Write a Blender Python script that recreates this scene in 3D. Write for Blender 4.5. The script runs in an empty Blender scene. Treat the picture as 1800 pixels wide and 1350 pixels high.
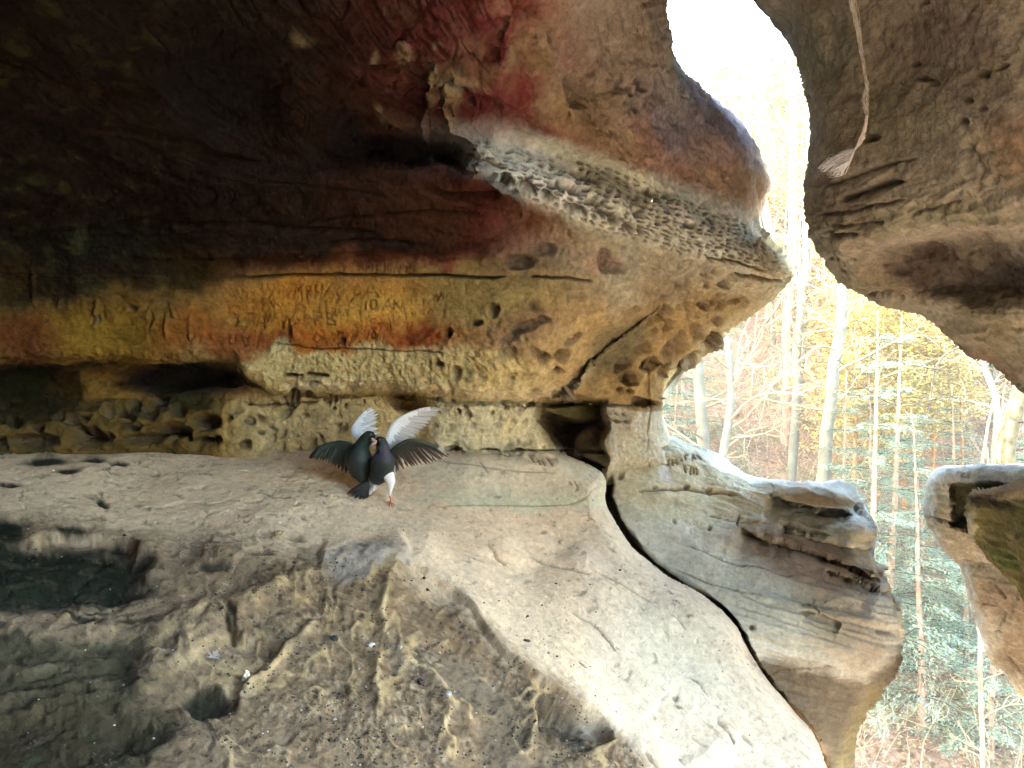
import bpy, math, random
import numpy as np
R = math.radians
SC = bpy.context.scene
COL = SC.collection
F = 1300.0
CZ = 1.2

# ------------------------------------------------------------------ helpers
def tag(o, label=None, cat=None, group=None, kind=None):
    if label: o['label'] = label
    if cat: o['category'] = cat
    if group: o['group'] = group
    if kind: o['kind'] = kind
    return o

def empty(name, loc, parent=None):
    o = bpy.data.objects.new(name, None)
    o.location = loc
    o.empty_display_size = 0.1
    COL.objects.link(o)
    if parent: o.parent = parent
    return o

def at(u, v, d):
    """world point at depth d seen where the photo has pixel (u, v)"""
    return np.array([(u - 900.0) / F * d, d, CZ - (v - 675.0) / F * d])

def atv(U, V, D):
    return np.stack([(U - 900.0) / F * D, D, CZ - (V - 675.0) / F * D], -1)

def mesh_np(name, verts, faces, mat, parent=None, col=None, smooth=True, extra=None, origin=None):
    """verts (N,3), faces: (M,3)/(M,4) array or list of such arrays"""
    me = bpy.data.meshes.new(name)
    verts = np.asarray(verts, dtype=np.float32)
    if origin is not None:
        verts = verts - np.asarray(origin, dtype=np.float32)
    fl = faces if isinstance(faces, list) else [faces]
    fl = [np.asarray(f, dtype=np.int32) for f in fl if len(f)]
    nf = sum(len(f) for f in fl)
    me.vertices.add(len(verts))
    me.vertices.foreach_set('co', verts.ravel())
    loops = np.concatenate([f.ravel() for f in fl])
    sizes = np.concatenate([np.full(len(f), f.shape[1], np.int32) for f in fl])
    starts = np.concatenate([[0], np.cumsum(sizes)[:-1]]).astype(np.int32)
    me.loops.add(len(loops))
    me.loops.foreach_set('vertex_index', loops)
    me.polygons.add(nf)
    me.polygons.foreach_set('loop_start', starts)
    me.update(calc_edges=True)
    me.polygons.foreach_set('use_smooth', np.full(nf, smooth))
    if col is not None:
        a = me.color_attributes.new('Col', 'FLOAT_COLOR', 'POINT')
        c = np.ones((len(verts), 4), np.float32)
        c[:, :3] = col
        a.data.foreach_set('color', c.ravel())
    me.materials.append(mat)
    o = bpy.data.objects.new(name, me)
    COL.objects.link(o)
    if origin is not None:
        o.location = [float(x) for x in origin]
    if parent: o.parent = parent
    return o

# ------------------------------------------------------------------ noise
_rng = np.random.RandomState(7)
_PERM = np.concatenate([_rng.permutation(256)] * 3).astype(np.int32)
_GR = _rng.normal(size=(256, 3)); _GR /= np.linalg.norm(_GR, axis=1)[:, None]
_GR = _GR.astype(np.float32)
_RND = _rng.rand(256, 3).astype(np.float32)

def perlin(P, seed=0):
    P = np.asarray(P, dtype=np.float32) + np.float32(seed * 17.31)
    i = np.floor(P).astype(np.int32); f = P - i
    i &= 255
    w = f * f * f * (f * (f * 6 - 15) + 10)
    out = np.zeros(P.shape[:-1], np.float32)
    for dx in (0, 1):
        hx = _PERM[i[..., 0] + dx]
        wx = w[..., 0] if dx else 1 - w[..., 0]
        for dy in (0, 1):
            hy = _PERM[hx + i[..., 1] + dy]
            wy = w[..., 1] if dy else 1 - w[..., 1]
            for dz in (0, 1):
                h = _PERM[hy + i[..., 2] + dz]
                g = _GR[h]
                d = g[..., 0] * (f[..., 0] - dx) + g[..., 1] * (f[..., 1] - dy) + g[..., 2] * (f[..., 2] - dz)
                wz = w[..., 2] if dz else 1 - w[..., 2]
                out += d * wx * wy * wz
    return out * 1.5

def fbm(P, o=4, gain=0.5, lac=2.03, seed=0):
    a, t, n = 1.0, 0.0, 0.0
    P = np.asarray(P, np.float32)
    for k in range(o):
        t = t + a * perlin(P, seed + k * 3); n += a
        P = P * lac; a *= gain
    return t / n * 1.6

def ridged(P, o=4, gain=0.5, lac=2.1, seed=0):
    a, t, n = 1.0, 0.0, 0.0
    for k in range(o):
        t = t + a * (1 - np.abs(perlin(P, seed + k * 3)) * 2); n += a
        P = P * lac; a *= gain
    return t / n

def worley(P, seed=0):
    P = np.asarray(P, np.float32) + np.float32(seed * 11.7)
    i = np.floor(P).astype(np.int32); f = P - i
    best = np.full(P.shape[:-1], 9.0, np.float32); second = best.copy(); cid = np.zeros(P.shape[:-1], np.float32)
    for dx in (-1, 0, 1):
        for dy in (-1, 0, 1):
            for dz in (-1, 0, 1):
                h = _PERM[_PERM[_PERM[(i[..., 0] + dx) & 255] + ((i[..., 1] + dy) & 255)] + ((i[..., 2] + dz) & 255)]
                r = _RND[h]
                d = (f[..., 0] - dx - r[..., 0]) ** 2 + (f[..., 1] - dy - r[..., 1]) ** 2 + (f[..., 2] - dz - r[..., 2]) ** 2
                m = d < best
                second = np.where(m, best, np.minimum(second, d))
                cid = np.where(m, r[..., 0] * 7.13 % 1.0, cid)
                best = np.where(m, d, best)
    return np.sqrt(best), np.sqrt(second), cid

def sst(a, b, x):
    t = np.clip((x - a) / (b - a), 0, 1)
    return t * t * (3 - 2 * t)

def tps(pts):
    """thin plate spline through (u, v, value) points"""
    p = np.array(pts, float)
    X = p[:, :2] / 500.0; y = p[:, 2]
    n = len(X)
    def k(r2): return r2 * np.log(r2 + 1e-9)
    A = np.zeros((n + 3, n + 3))
    d2 = ((X[:, None] - X[None]) ** 2).sum(-1)
    A[:n, :n] = k(d2) + np.eye(n) * 0.01
    A[:n, n] = 1; A[:n, n + 1:] = X
    A[n, :n] = 1; A[n + 1:, :n] = X.T
    w = np.linalg.solve(A, np.concatenate([y, [0, 0, 0]]))
    def f(U, V):
        U = np.asarray(U, float) / 500.0; V = np.asarray(V, float) / 500.0
        out = w[n] + w[n + 1] * U + w[n + 2] * V
        for j in range(n):
            r2 = (U - X[j, 0]) ** 2 + (V - X[j, 1]) ** 2
            out = out + w[j] * r2 * np.log(r2 + 1e-9)
        return out
    return f

def spline(pts, sub=5, closed=False):
    p = np.array(pts, float)
    n = len(p); out = []
    rng = range(n if closed else n - 1)
    for i in rng:
        if closed: a, b, c, d = p[i - 1], p[i], p[(i + 1) % n], p[(i + 2) % n]
        else: a, b, c, d = p[max(i - 1, 0)], p[i], p[i + 1], p[min(i + 2, n - 1)]
        for k in range(sub):
            t = k / sub
            out.append(0.5 * ((2 * b) + (-a + c) * t + (2 * a - 5 * b + 4 * c - d) * t * t + (-a + 3 * b - 3 * c + d) * t ** 3))
    if not closed: out.append(p[-1])
    return np.array(out)

def pdist(U, V, poly, closed=False):
    """distance to a polyline, nearest point, parameter 0..1 along, and side sign"""
    p = np.array(poly, float)
    q = np.roll(p, -1, 0) if closed else p[1:]
    p = p if closed else p[:-1]
    n = len(p)
    best = np.full(U.shape, 1e18); nu = np.zeros(U.shape); nv = np.zeros(U.shape); t_ = np.zeros(U.shape); sg = np.zeros(U.shape)
    for i in range(n):
        ax, ay = p[i]; bx, by = q[i] - p[i]
        L = bx * bx + by * by + 1e-9
        t = np.clip(((U - ax) * bx + (V - ay) * by) / L, 0, 1)
        x = ax + t * bx; y = ay + t * by
        d = (U - x) ** 2 + (V - y) ** 2
        m = d < best
        best = np.where(m, d, best); nu = np.where(m, x, nu); nv = np.where(m, y, nv)
        t_ = np.where(m, (i + t) / n, t_)
        sg = np.where(m, np.sign(bx * (V - ay) - by * (U - ax)), sg)
    return np.sqrt(best), nu, nv, t_, sg

def inside(U, V, poly):
    p = np.array(poly, float); q = np.roll(p, -1, 0)
    c = np.zeros(U.shape, bool)
    for (x0, y0), (x1, y1) in zip(p, q):
        if y0 == y1: continue
        m = ((y0 > V) != (y1 > V)) & (U < (x1 - x0) * (V - y0) / (y1 - y0) + x0)
        c ^= m
    return c

def box_mask(U, V, x0, x1, y0, y1):
    return (U > x0) & (U < x1) & (V > y0) & (V < y1)

def masked(U, V, poly, pad, fn):
    """run fn only on the vertices near poly"""
    p = np.array(poly, float)
    m = box_mask(U, V, p[:, 0].min() - pad, p[:, 0].max() + pad, p[:, 1].min() - pad, p[:, 1].max() + pad)
    out = np.zeros(U.shape)
    if m.any(): out[m] = fn(U[m], V[m])
    return out

def stroke(U, V, poly, w, amt, taper=0.12, power=2.0):
    """amount * bump profile along a polyline of half-width w"""
    def fn(u, v):
        d, _, _, t, _ = pdist(u, v, poly)
        e = np.clip(np.minimum(t, 1 - t) / taper, 0, 1) ** 0.7 if taper else 1.0
        ww = w * (0.35 + 0.65 * e)
        return amt * e * np.exp(-(d / ww) ** power)
    return masked(U, V, poly, w * 3, fn)

def step(U, V, poly, amt, w, L, taper=0.15):
    """a drop on the right-hand side of a polyline (image direction), fading over L px"""
    def fn(u, v):
        d, _, _, t, s = pdist(u, v, poly)
        e = np.clip(np.minimum(t, 1 - t) / taper, 0, 1) if taper else 1.0
        sd = d * s
        return amt * e * sst(0, w, sd) * np.exp(-np.maximum(sd, 0) / L)
    return masked(U, V, poly, L * 2.5, fn)

def ell(U, V, u0, v0, ru, rv, ang=0, soft=0.35):
    c, s = math.cos(R(ang)), math.sin(R(ang))
    x = ((U - u0) * c + (V - v0) * s) / ru; y = (-(U - u0) * s + (V - v0) * c) / rv
    return sst(1 + soft, 1 - soft, np.sqrt(x * x + y * y))

def hexs(lst): return lst

def paint(col, mask, c):
    m = mask[..., None]
    return col * (1 - m) + np.array(c, float) * m

DRAFT = 1.0
def ticks(a, b, s): return list(np.arange(a, b, s * (DRAFT if s < 3 else 1)))

def rough_poly(pts, sub=6, amp=2.0, seed=1, closed=True, freq=0.03):
    q = spline(pts, sub, closed)
    P3 = np.stack([q[:, 0] * freq, q[:, 1] * freq, np.full(len(q), seed * 3.3)], -1)
    q = q.copy()
    q[:, 0] += amp * fbm(P3, 3, 0.6, seed=seed); q[:, 1] += amp * fbm(P3, 3, 0.6, seed=seed + 5)
    return q

def rock_surface(name, us, vs, poly, depth, Rpx, Rm, skirt, smax, disp, colour, mat, origin=None, keep=None):
    us = np.array(us, float); vs = np.array(vs, float)
    U, V = np.meshgrid(us, vs)
    sh = U.shape
    U = U.ravel(); V = V.ravel()
    d, nu, nv, _, _ = pdist(U, V, poly, True)
    ins = inside(U, V, poly)
    s = np.where(ins, -d, d)
    dirx = (nu - U) / (d + 1e-6); diry = (nv - V) / (d + 1e-6)
    out = s > 0
    Uc = np.where(out, nu + dirx * s * 0.06, U); Vc = np.where(out, nv + diry * s * 0.06, V)
    Rp = Rpx(U, V) if callable(Rpx) else Rpx
    Rd = Rm(U, V) if callable(Rm) else Rm
    t = np.clip(-s / Rp, 0, 1)
    D = depth(Uc, Vc) + Rd * (1 - np.sqrt(np.clip(1 - (1 - t) ** 2, 0, 1))) + np.where(out, skirt * (s / smax), 0)
    P = atv(Uc, Vc, D)
    G = P.reshape(sh + (3,))
    du = np.gradient(G, axis=1); dv = np.gradient(G, axis=0)
    N = np.cross(dv, du)
    N /= np.linalg.norm(N, axis=-1)[..., None] + 1e-12
    N = N.reshape(-1, 3)
    flip = (N * (P - np.array([0, 0, CZ]))).sum(-1) > 0
    N = np.where(flip[:, None], -N, N)
    h, info = disp(P, Uc, Vc, N)
    P2 = P + N * h[:, None]
    C = colour(P, Uc, Vc, N, h, info)
    ok = (s < smax).reshape(sh)
    q = ok[:-1, :-1] & ok[1:, :-1] & ok[:-1, 1:] & ok[1:, 1:]
    if keep is not None:
        q &= keep(U.reshape(sh)[:-1, :-1], V.reshape(sh)[:-1, :-1])
    idx = np.arange(sh[0] * sh[1]).reshape(sh)
    f = np.stack([idx[:-1, :-1][q], idx[1:, :-1][q], idx[1:, 1:][q], idx[:-1, 1:][q]], -1)
    used = np.zeros(len(P2), bool); used[f.ravel()] = True
    mp = np.cumsum(used) - 1
    return mesh_np(name, P2[used], mp[f], mat, col=C[used], origin=origin)

# ------------------------------------------------------------------ materials
def new_mat(name):
    m = bpy.data.materials.new(name); m.use_nodes = True
    nt = m.node_tree; nt.nodes.clear()
    out = nt.nodes.new('ShaderNodeOutputMaterial')
    b = nt.nodes.new('ShaderNodeBsdfPrincipled')
    nt.links.new(b.outputs[0], out.inputs[0])
    return m, nt, b

def nd(nt, t, **kw):
    n = nt.nodes.new(t)
    for k, v in kw.items():
        if k.startswith('i_'):
            key = k[2:]
            n.inputs[int(key) if key.isdigit() else key.replace('_', ' ')].default_value = v
        else: setattr(n, k, v)
    return n

def simple_mat(name, color, rough=0.8, spec=0.3, noise=0.0, nscale=20, attr=False, bump=0.0, bscale=60, trans=0.0, sheen=0):
    m, nt, b = new_mat(name)
    b.inputs['Roughness'].default_value = rough
    b.inputs['Specular IOR Level'].default_value = spec
    if attr:
        a = nd(nt, 'ShaderNodeAttribute', attribute_name='Col'); src = a.outputs['Color']
    else:
        c = nd(nt, 'ShaderNodeRGB'); c.outputs[0].default_value = (*color, 1); src = c.outputs[0]
    if noise:
        tc = nd(nt, 'ShaderNodeTexCoord')
        n = nd(nt, 'ShaderNodeTexNoise', i_Scale=nscale, i_Detail=6.0, i_Roughness=0.6)
        nt.links.new(tc.outputs['Object'], n.inputs['Vector'])
        mr = nd(nt, 'ShaderNodeMapRange', i_1=0.3, i_2=0.7, i_3=1 - noise, i_4=1 + noise)
        nt.links.new(n.outputs[0], mr.inputs[0])
        mx = nd(nt, 'ShaderNodeVectorMath', operation='SCALE')
        nt.links.new(src, mx.inputs[0]); nt.links.new(mr.outputs[0], mx.inputs['Scale'])
        src = mx.outputs[0]
    nt.links.new(src, b.inputs['Base Color'])
    if bump:
        tc = nd(nt, 'ShaderNodeTexCoord')
        n = nd(nt, 'ShaderNodeTexNoise', i_Scale=bscale, i_Detail=5.0)
        nt.links.new(tc.outputs['Object'], n.inputs['Vector'])
        bp = nd(nt, 'ShaderNodeBump', i_Strength=bump, i_Distance=0.01)
        nt.links.new(n.outputs[0], bp.inputs['Height']); nt.links.new(bp.outputs[0], b.inputs['Normal'])
    if trans:
        tr = nd(nt, 'ShaderNodeBsdfTranslucent'); nt.links.new(src, tr.inputs[0])
        mx = nd(nt, 'ShaderNodeMixShader', i_0=trans)
        nt.links.new(b.outputs[0], mx.inputs[1]); nt.links.new(tr.outputs[0], mx.inputs[2])
        nt.links.new(mx.outputs[0], nt.nodes['Material Output'].inputs[0])
    return m

def rock_mat(name='sandstone', grain=0.22, bump=0.5, wet=0.0):
    m, nt, b = new_mat(name)
    L = nt.links.new
    b.inputs['Roughness'].default_value = 0.95
    b.inputs['Specular IOR Level'].default_value = 0.06
    a = nd(nt, 'ShaderNodeAttribute', attribute_name='Col')
    g = nd(nt, 'ShaderNodeNewGeometry')
    n1 = nd(nt, 'ShaderNodeTexNoise', i_Scale=34.0, i_Detail=8.0, i_Roughness=0.7)
    n2 = nd(nt, 'ShaderNodeTexNoise', i_Scale=260.0, i_Detail=3.0, i_Roughness=0.6)
    L(g.outputs['Position'], n1.inputs['Vector']); L(g.outputs['Position'], n2.inputs['Vector'])
    m1 = nd(nt, 'ShaderNodeMapRange', i_1=0.3, i_2=0.7, i_3=1 - grain, i_4=1 + grain)
    m2 = nd(nt, 'ShaderNodeMapRange', i_1=0.3, i_2=0.7, i_3=0.86, i_4=1.14)
    L(n1.outputs[0], m1.inputs[0]); L(n2.outputs[0], m2.inputs[0])
    mm = nd(nt, 'ShaderNodeMath', operation='MULTIPLY'); L(m1.outputs[0], mm.inputs[0]); L(m2.outputs[0], mm.inputs[1])
    v = nd(nt, 'ShaderNodeVectorMath', operation='SCALE'); L(a.outputs['Color'], v.inputs[0]); L(mm.outputs[0], v.inputs['Scale'])
    L(v.outputs[0], b.inputs['Base Color'])
    ad = nd(nt, 'ShaderNodeMath', operation='ADD')
    s2 = nd(nt, 'ShaderNodeMath', operation='MULTIPLY', i_1=0.25); L(n2.outputs[0], s2.inputs[0])
    L(n1.outputs[0], ad.inputs[0]); L(s2.outputs[0], ad.inputs[1])
    bp = nd(nt, 'ShaderNodeBump', i_Strength=bump, i_Distance=0.02)
    L(ad.outputs[0], bp.inputs['Height']); L(bp.outputs[0], b.inputs['Normal'])
    return m
# ------------------------------------------------------------------ rocks
M_ROCK = rock_mat('sandstone', 0.34, 0.9)
M_SMOOTH = rock_mat('worn_sandstone', 0.24, 0.75)

def anis(P, sx, sy, sz, tilt=0.0, dip=0.0):
    """noise coordinates stretched along tilted bedding"""
    x, y, z = P[:, 0], P[:, 1], P[:, 2]
    zz = z + tilt * x + dip * y
    return np.stack([x * sx, y * sy, zz * sz], -1)

def glyphs(U, V, sets, w, depth):
    h = np.zeros(U.shape)
    for g in sets:
        p = np.array(g, float)
        m = box_mask(U, V, p[:, 0].min() - 6, p[:, 0].max() + 6, p[:, 1].min() - 6, p[:, 1].max() + 6)
        if m.any():
            d, *_ = pdist(U[m], V[m], p)
            h[m] = np.minimum(h[m], -depth * np.exp(-(d / w) ** 2))
    return h

def sc(lst, k, ox, oy):
    return [[(x / k + ox, y / k + oy) for x, y in g] for g in lst]

def ring(x, y, rx, ry, n=12):
    return [(x + rx * math.cos(2 * math.pi * i / n), y + ry * math.sin(2 * math.pi * i / n)) for i in range(n + 1)]

CARVE_WALL = sc([
    [(288, 275), (320, 240)], [(345, 245), (385, 172)], [(355, 270), (372, 300)],
    [(462, 222), (500, 160)], [(500, 235), (512, 160), (530, 195), (545, 155), (552, 250)],
    [(588, 250), (582, 165), (612, 170), (606, 197), (586, 202), (618, 235)],
    [(645, 168), (640, 245)], [(692, 160), (680, 275)], [(645, 208), (690, 205)],
    [(700, 232), (742, 165)], [(790, 190), (794, 225)], [(790, 270), (812, 235)],
    [(918, 140), (905, 222), (948, 217)], [(965, 227), (1015, 150), (1062, 232)], [(985, 203), (1042, 205)],
    [(647, 418), (640, 332), (690, 338), (692, 368), (652, 378), (698, 428)],
    [(732, 418), (725, 338), (765, 345), (765, 373), (735, 379), (780, 392), (777, 415), (732, 418)],
    [(766, 357), (764, 308), (787, 314), (785, 331), (768, 335), (790, 357)],
    [(797, 357), (811, 315), (827, 357)], [(836, 357), (851, 315), (868, 357)],
    [(985, 318), (985, 262)], ring(1035, 282, 22, 32),
    [(1098, 318), (1130, 248), (1157, 315)], [(1110, 296), (1147, 296)],
    [(1170, 318), (1170, 258), (1220, 328), (1226, 262)],
    [(310, 340), (325, 387), (340, 352), (356, 387), (372, 345)], [(300, 368), (300, 432)], [(262, 395), (300, 400)],
    [(430, 395), (425, 440)], [(480, 445), (520, 405)],
    [(992, 383), (985, 448)], [(1052, 378), (1022, 384), (1020, 442), (1052, 440)], [(1020, 410), (1046, 408)],
    [(1064, 410), (1110, 408)], [(1086, 410), (1084, 455)], [(1126, 418), (1124, 455)], [(1142, 418), (1140, 455)],
    [(978, 462), (1008, 458), (990, 512)], ring(1036, 486, 15, 22),
    [(630, 510), (655, 472), (687, 500), (660, 532), (630, 510)], [(690, 540), (697, 498)], [(706, 546), (713, 504)], [(722, 550), (731, 510)],
    [(801, 562), (795, 463), (827, 470), (826, 500), (800, 505)], [(842, 562), (846, 490)], [(872, 556), (882, 498)],
    [(175, 552), (158, 488), (190, 495), (197, 530), (175, 552)], [(254, 556), (263, 488)], [(30, 540), (34, 495)],
    [(985, 62), (990, 25), (1005, 48), (1022, 20), (1022, 62)], [(1055, 20), (1053, 60), (1075, 58)], [(1105, 15), (1106, 62)],
    [(1150, 28), (1130, 30), (1130, 62), (1150, 62)], [(1171, 72), (1175, 32), (1202, 76), (1206, 35)],
    [(1242, 76), (1246, 40)], [(1272, 38), (1246, 56), (1272, 80)], [(1292, 80), (1294, 44)], [(1322, 80), (1324, 46)], [(1292, 62), (1322, 62)],
    [(1412, 215), (1425, 250), (1440, 215), (1452, 252), (1470, 210)], [(560, 100), (530, 140)], [(880, 270), (900, 240)]
], 3.75, 380, 460) + [
    [(330, 592), (336, 604), (342, 592)], [(352, 590), (351, 606)], [(360, 606), (366, 588), (373, 606)], [(384, 590), (378, 596), (385, 605)],
    [(399, 588), (399, 603), (409, 603), (410, 588)], [(236, 560), (262, 545), (270, 525)], [(292, 548), (294, 590)], [(336, 548), (338, 575)],
    [(416, 552), (410, 572)], [(262, 590), (264, 566)], [(180, 530), (186, 560)], [(140, 520), (143, 552)]]

CARVE_BOULDER = sc([
    [(1128, 695), (1113, 702), (1114, 722), (1128, 722)], [(1150, 695), (1153, 728)], [(1173, 692), (1182, 724)], [(1152, 712), (1178, 708)],
    [(1206, 700), (1212, 704)], [(1224, 670), (1240, 700)], [(1225, 672), (1245, 668)], [(1283, 668), (1312, 697)], [(1283, 697), (1296, 670)], [(1320, 668), (1347, 696)],
    [(1230, 740), (1241, 788)], [(1254, 740), (1280, 744), (1272, 798)], [(1295, 750), (1300, 797)], [(1315, 755), (1323, 802)]
], 4.0909, 900, 640)
CARVE_FLOOR = sc([
    [(128, 662), (158, 702)], [(180, 678), (203, 718)], [(178, 700), (200, 690)], [(213, 688), (237, 722)], [(248, 668), (292, 722)],
    [(455, 830), (478, 868), (462, 905)]], 4.0909, 900, 640) + [[(844, 817), (857, 832)]]

# ---------- main wall and ceiling
LIP = np.array([(-900, 690), (0, 649), (90, 645), (270, 637), (412, 633), (436, 664), (480, 688), (560, 691), (720, 692), (800, 702), (950, 708), (1060, 706), (1180, 712), (1300, 712)], float)
WALL_POLY = rough_poly([
    (1168, 0), (1172, 60), (1190, 112), (1240, 165), (1300, 217), (1338, 272), (1351, 318), (1340, 362), (1328, 394), (1352, 418), (1383, 452),
    (1386, 490), (1345, 536), (1282, 574), (1235, 618), (1196, 642), (1166, 662), (1162, 712), (1170, 755), (1182, 790), (1195, 830),
    (1100, 850), (900, 860), (500, 850), (0, 850), (-800, 880), (-2300, 900), (-2300, -500), (-2300, -1900), (0, -1900), (1100, -1900), (1500, -900), (1560, -400), (1520, -200),
    (1400, -150), (1300, -135), (1210, -90), (1178, -40)], 6, 2.6, 3)

_wall_rbf = tps([
    (-2000, 800, 1.7), (-2000, 200, 1.45), (-2000, -1500, 1.0), (-900, 800, 3.0), (-900, 200, 2.6), (-900, -400, 1.8), (-900, -1500, 1.1), (0, -1500, 1.15), (1100, -1500, 1.25), (2200, -1500, 1.3), (2200, -400, 1.9), (1700, -300, 2.5),
    (0, -300, 1.75), (0, 0, 2.25), (0, 200, 2.9), (0, 350, 3.4), (0, 480, 3.8), (0, 560, 3.83), (0, 640, 3.8), (0, 800, 4.0),
    (400, -300, 1.85), (400, 0, 2.4), (400, 200, 3.0), (400, 350, 3.5), (400, 480, 3.85), (400, 560, 3.88), (400, 640, 3.82), (400, 800, 4.0),
    (700, -300, 1.95), (700, 0, 2.55), (700, 200, 3.1), (700, 350, 3.5), (700, 480, 3.75), (700, 560, 3.8), (700, 640, 3.78), (700, 800, 4.0),
    (950, -200, 2.3), (950, 0, 2.8), (950, 150, 3.15), (950, 300, 3.4), (950, 400, 3.55), (950, 500, 3.6), (950, 600, 3.65), (950, 700, 3.85), (950, 800, 3.95),
    (1100, 0, 3.2), (1100, 150, 3.6), (1150, 300, 3.75), (1150, 400, 3.75), (1150, 520, 3.85), (1100, 640, 4.15), (1150, 720, 4.35), (1150, 800, 4.3),
    (1250, 250, 4.3), (1300, 330, 4.55), (1330, 480, 4.55), (1250, 550, 4.5), (1200, 620, 4.4), (1200, -80, 3.2)])

STEP_LOBE = spline([(1172, 528), (1150, 548), (1110, 580), (1065, 615), (1030, 650), (1008, 682), (985, 697), (945, 707)], 4)[::-1]
BROWN_EDGE = spline([(560, 446), (640, 444), (760, 438), (860, 420), (905, 400), (925, 380), (915, 350), (880, 322), (850, 300)], 4)
HOLLOW_A = spline([(760, 285), (790, 292), (825, 300), (850, 302)], 3)

def wall_depth(U, V):
    d = _wall_rbf(U, V)
    vl = np.interp(U, LIP[:, 0], LIP[:, 1])
    wob = 6 * fbm(np.stack([U * 0.02, U * 0, U * 0 + 4], -1), 3)
    vl = vl + wob * (U < 1000)
    below = V - vl
    amt = np.interp(U, [-900, 0, 350, 450, 600, 720, 770, 940, 1100, 1200], [0.4, 0.42, 0.42, 0.30, 0.20, 0.22, 0.14, 0.13, 0.14, 0.12])
    # hollow under the lip, coming forward again to the foot
    d = d + amt * sst(0, 7, below) * (1 - 0.45 * sst(20, 150, below))
    # rounded underside of the lip
    d = d + 0.10 * sst(-26, 4, below) ** 2 * (1 - sst(4, 8, below))
    # dark pocket at left and small cave by the pillar
    d = d + 0.22 * ell(U, V, 320, 662, 110, 24, -3, 0.25) * (below > 0)
    d = d + 0.25 * ell(U, V, 20, 690, 110, 45, 0, 0.3) * (below > 0)
    d = d + 0.25 * ell(U, V, 716, 708, 34, 16, 25, 0.35) * (below > -3)
    # shelf of the niche at left
    d = d - 0.10 * sst(0, 26, V - 700) * (U < 480) * sst(480, 380, U)
    # hole behind the pillar
    hole = sst(6, -3, 952 + np.clip((V - 735) * 0.62, 0, 60) - U) * sst(6, -3, U - (1064 + 4 * np.sin(V / 9.))) * sst(-4, 4, V - (702 + np.abs(U - 1005) * 0.06))
    d = d + 0.75 * hole * (1 - 0.5 * ell(U, V, 1040, 775, 34, 24, -20, 0.4))
    d = d - 0.34 * hole * ell(U, V, 1000, 722, 60, 16, 8, 0.3)
    # near lobe stands in front of the far lobe
    d = d + step(U, V, STEP_LOBE[::-1], -0.0, 5, 60)
    dd, _, _, t, s = pdist(U, V, STEP_LOBE)
    e = np.clip((1 - t) / 0.6, 0, 1)
    sd = dd * s
    lobe = 0.20 * e * sst(0, 12, sd) * np.exp(-(np.maximum(sd, 0) / 90.0) ** 2) * (V < 712)
    d = d + lobe
    d = d + 0.12 * e * sst(-40, 0, sd) ** 3 * (sd <= 0) * (V < 712)
    # red brown shelf
    d = d - 0.17 * brown_mask(U, V)
    d = d + 0.28 * ell(U, V, 700, 268, 58, 26, 10, 0.35) + 0.26 * ell(U, V, 792, 268, 44, 26, 28, 0.3)
    d = d + 0.20 * ell(U, V, 610, 250, 66, 40, 5, 0.45) + 0.16 * ell(U, V, 400, 160, 90, 70, 30, 0.5) 
    # jutting honeycomb ledge and the trough above it
    d = d + stroke(U, V, [(800, 268), (900, 318), (1050, 368), (1200, 402), (1385, 470)], 52, -0.15, 0.1)
    d = d + stroke(U, V, [(835, 215), (960, 265), (1080, 312), (1150, 345)], 22, 0.10, 0.15)
    d = d + stroke(U, V, [(790, 150), (900, 190), (980, 255), (1100, 300), (1220, 350)], 14, -0.018, 0.1)
    d = d + stroke(U, V, [(1290, 395), (1330, 408), (1340, 415)], 14, 0.10, 0.1)
    # ribs hanging from the ceiling
    for pl, w, a in (([(765, 110), (760, 170), (750, 215), (752, 250), (768, 282)], 10, -0.10), ([(800, 145), (790, 190), (800, 240), (825, 280), (850, 302)], 9, -0.10),
                     ([(905, 20), (890, 80), (880, 130)], 12, -0.05), ([(940, 60), (985, 130), (1010, 200), (1040, 230)], 16, -0.06), ([(1080, 160), (1110, 220), (1160, 290)], 18, -0.05),
                     ([(700, 80), (712, 110), (700, 150)], 12, -0.04), ([(1120, 60), (1110, 160), (1150, 230), (1190, 270)], 26, -0.05)):
        d = d + stroke(U, V, spline(pl, 4), w, a, 0.1)
    return d

def brown_mask(U, V):
    dd, _, _, t, s = pdist(U, V, BROWN_EDGE)
    m = sst(-4, 4, -dd * s) * sst(200, 420, U) * sst(270, 330, V) * (V < 470)
    return m

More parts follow.
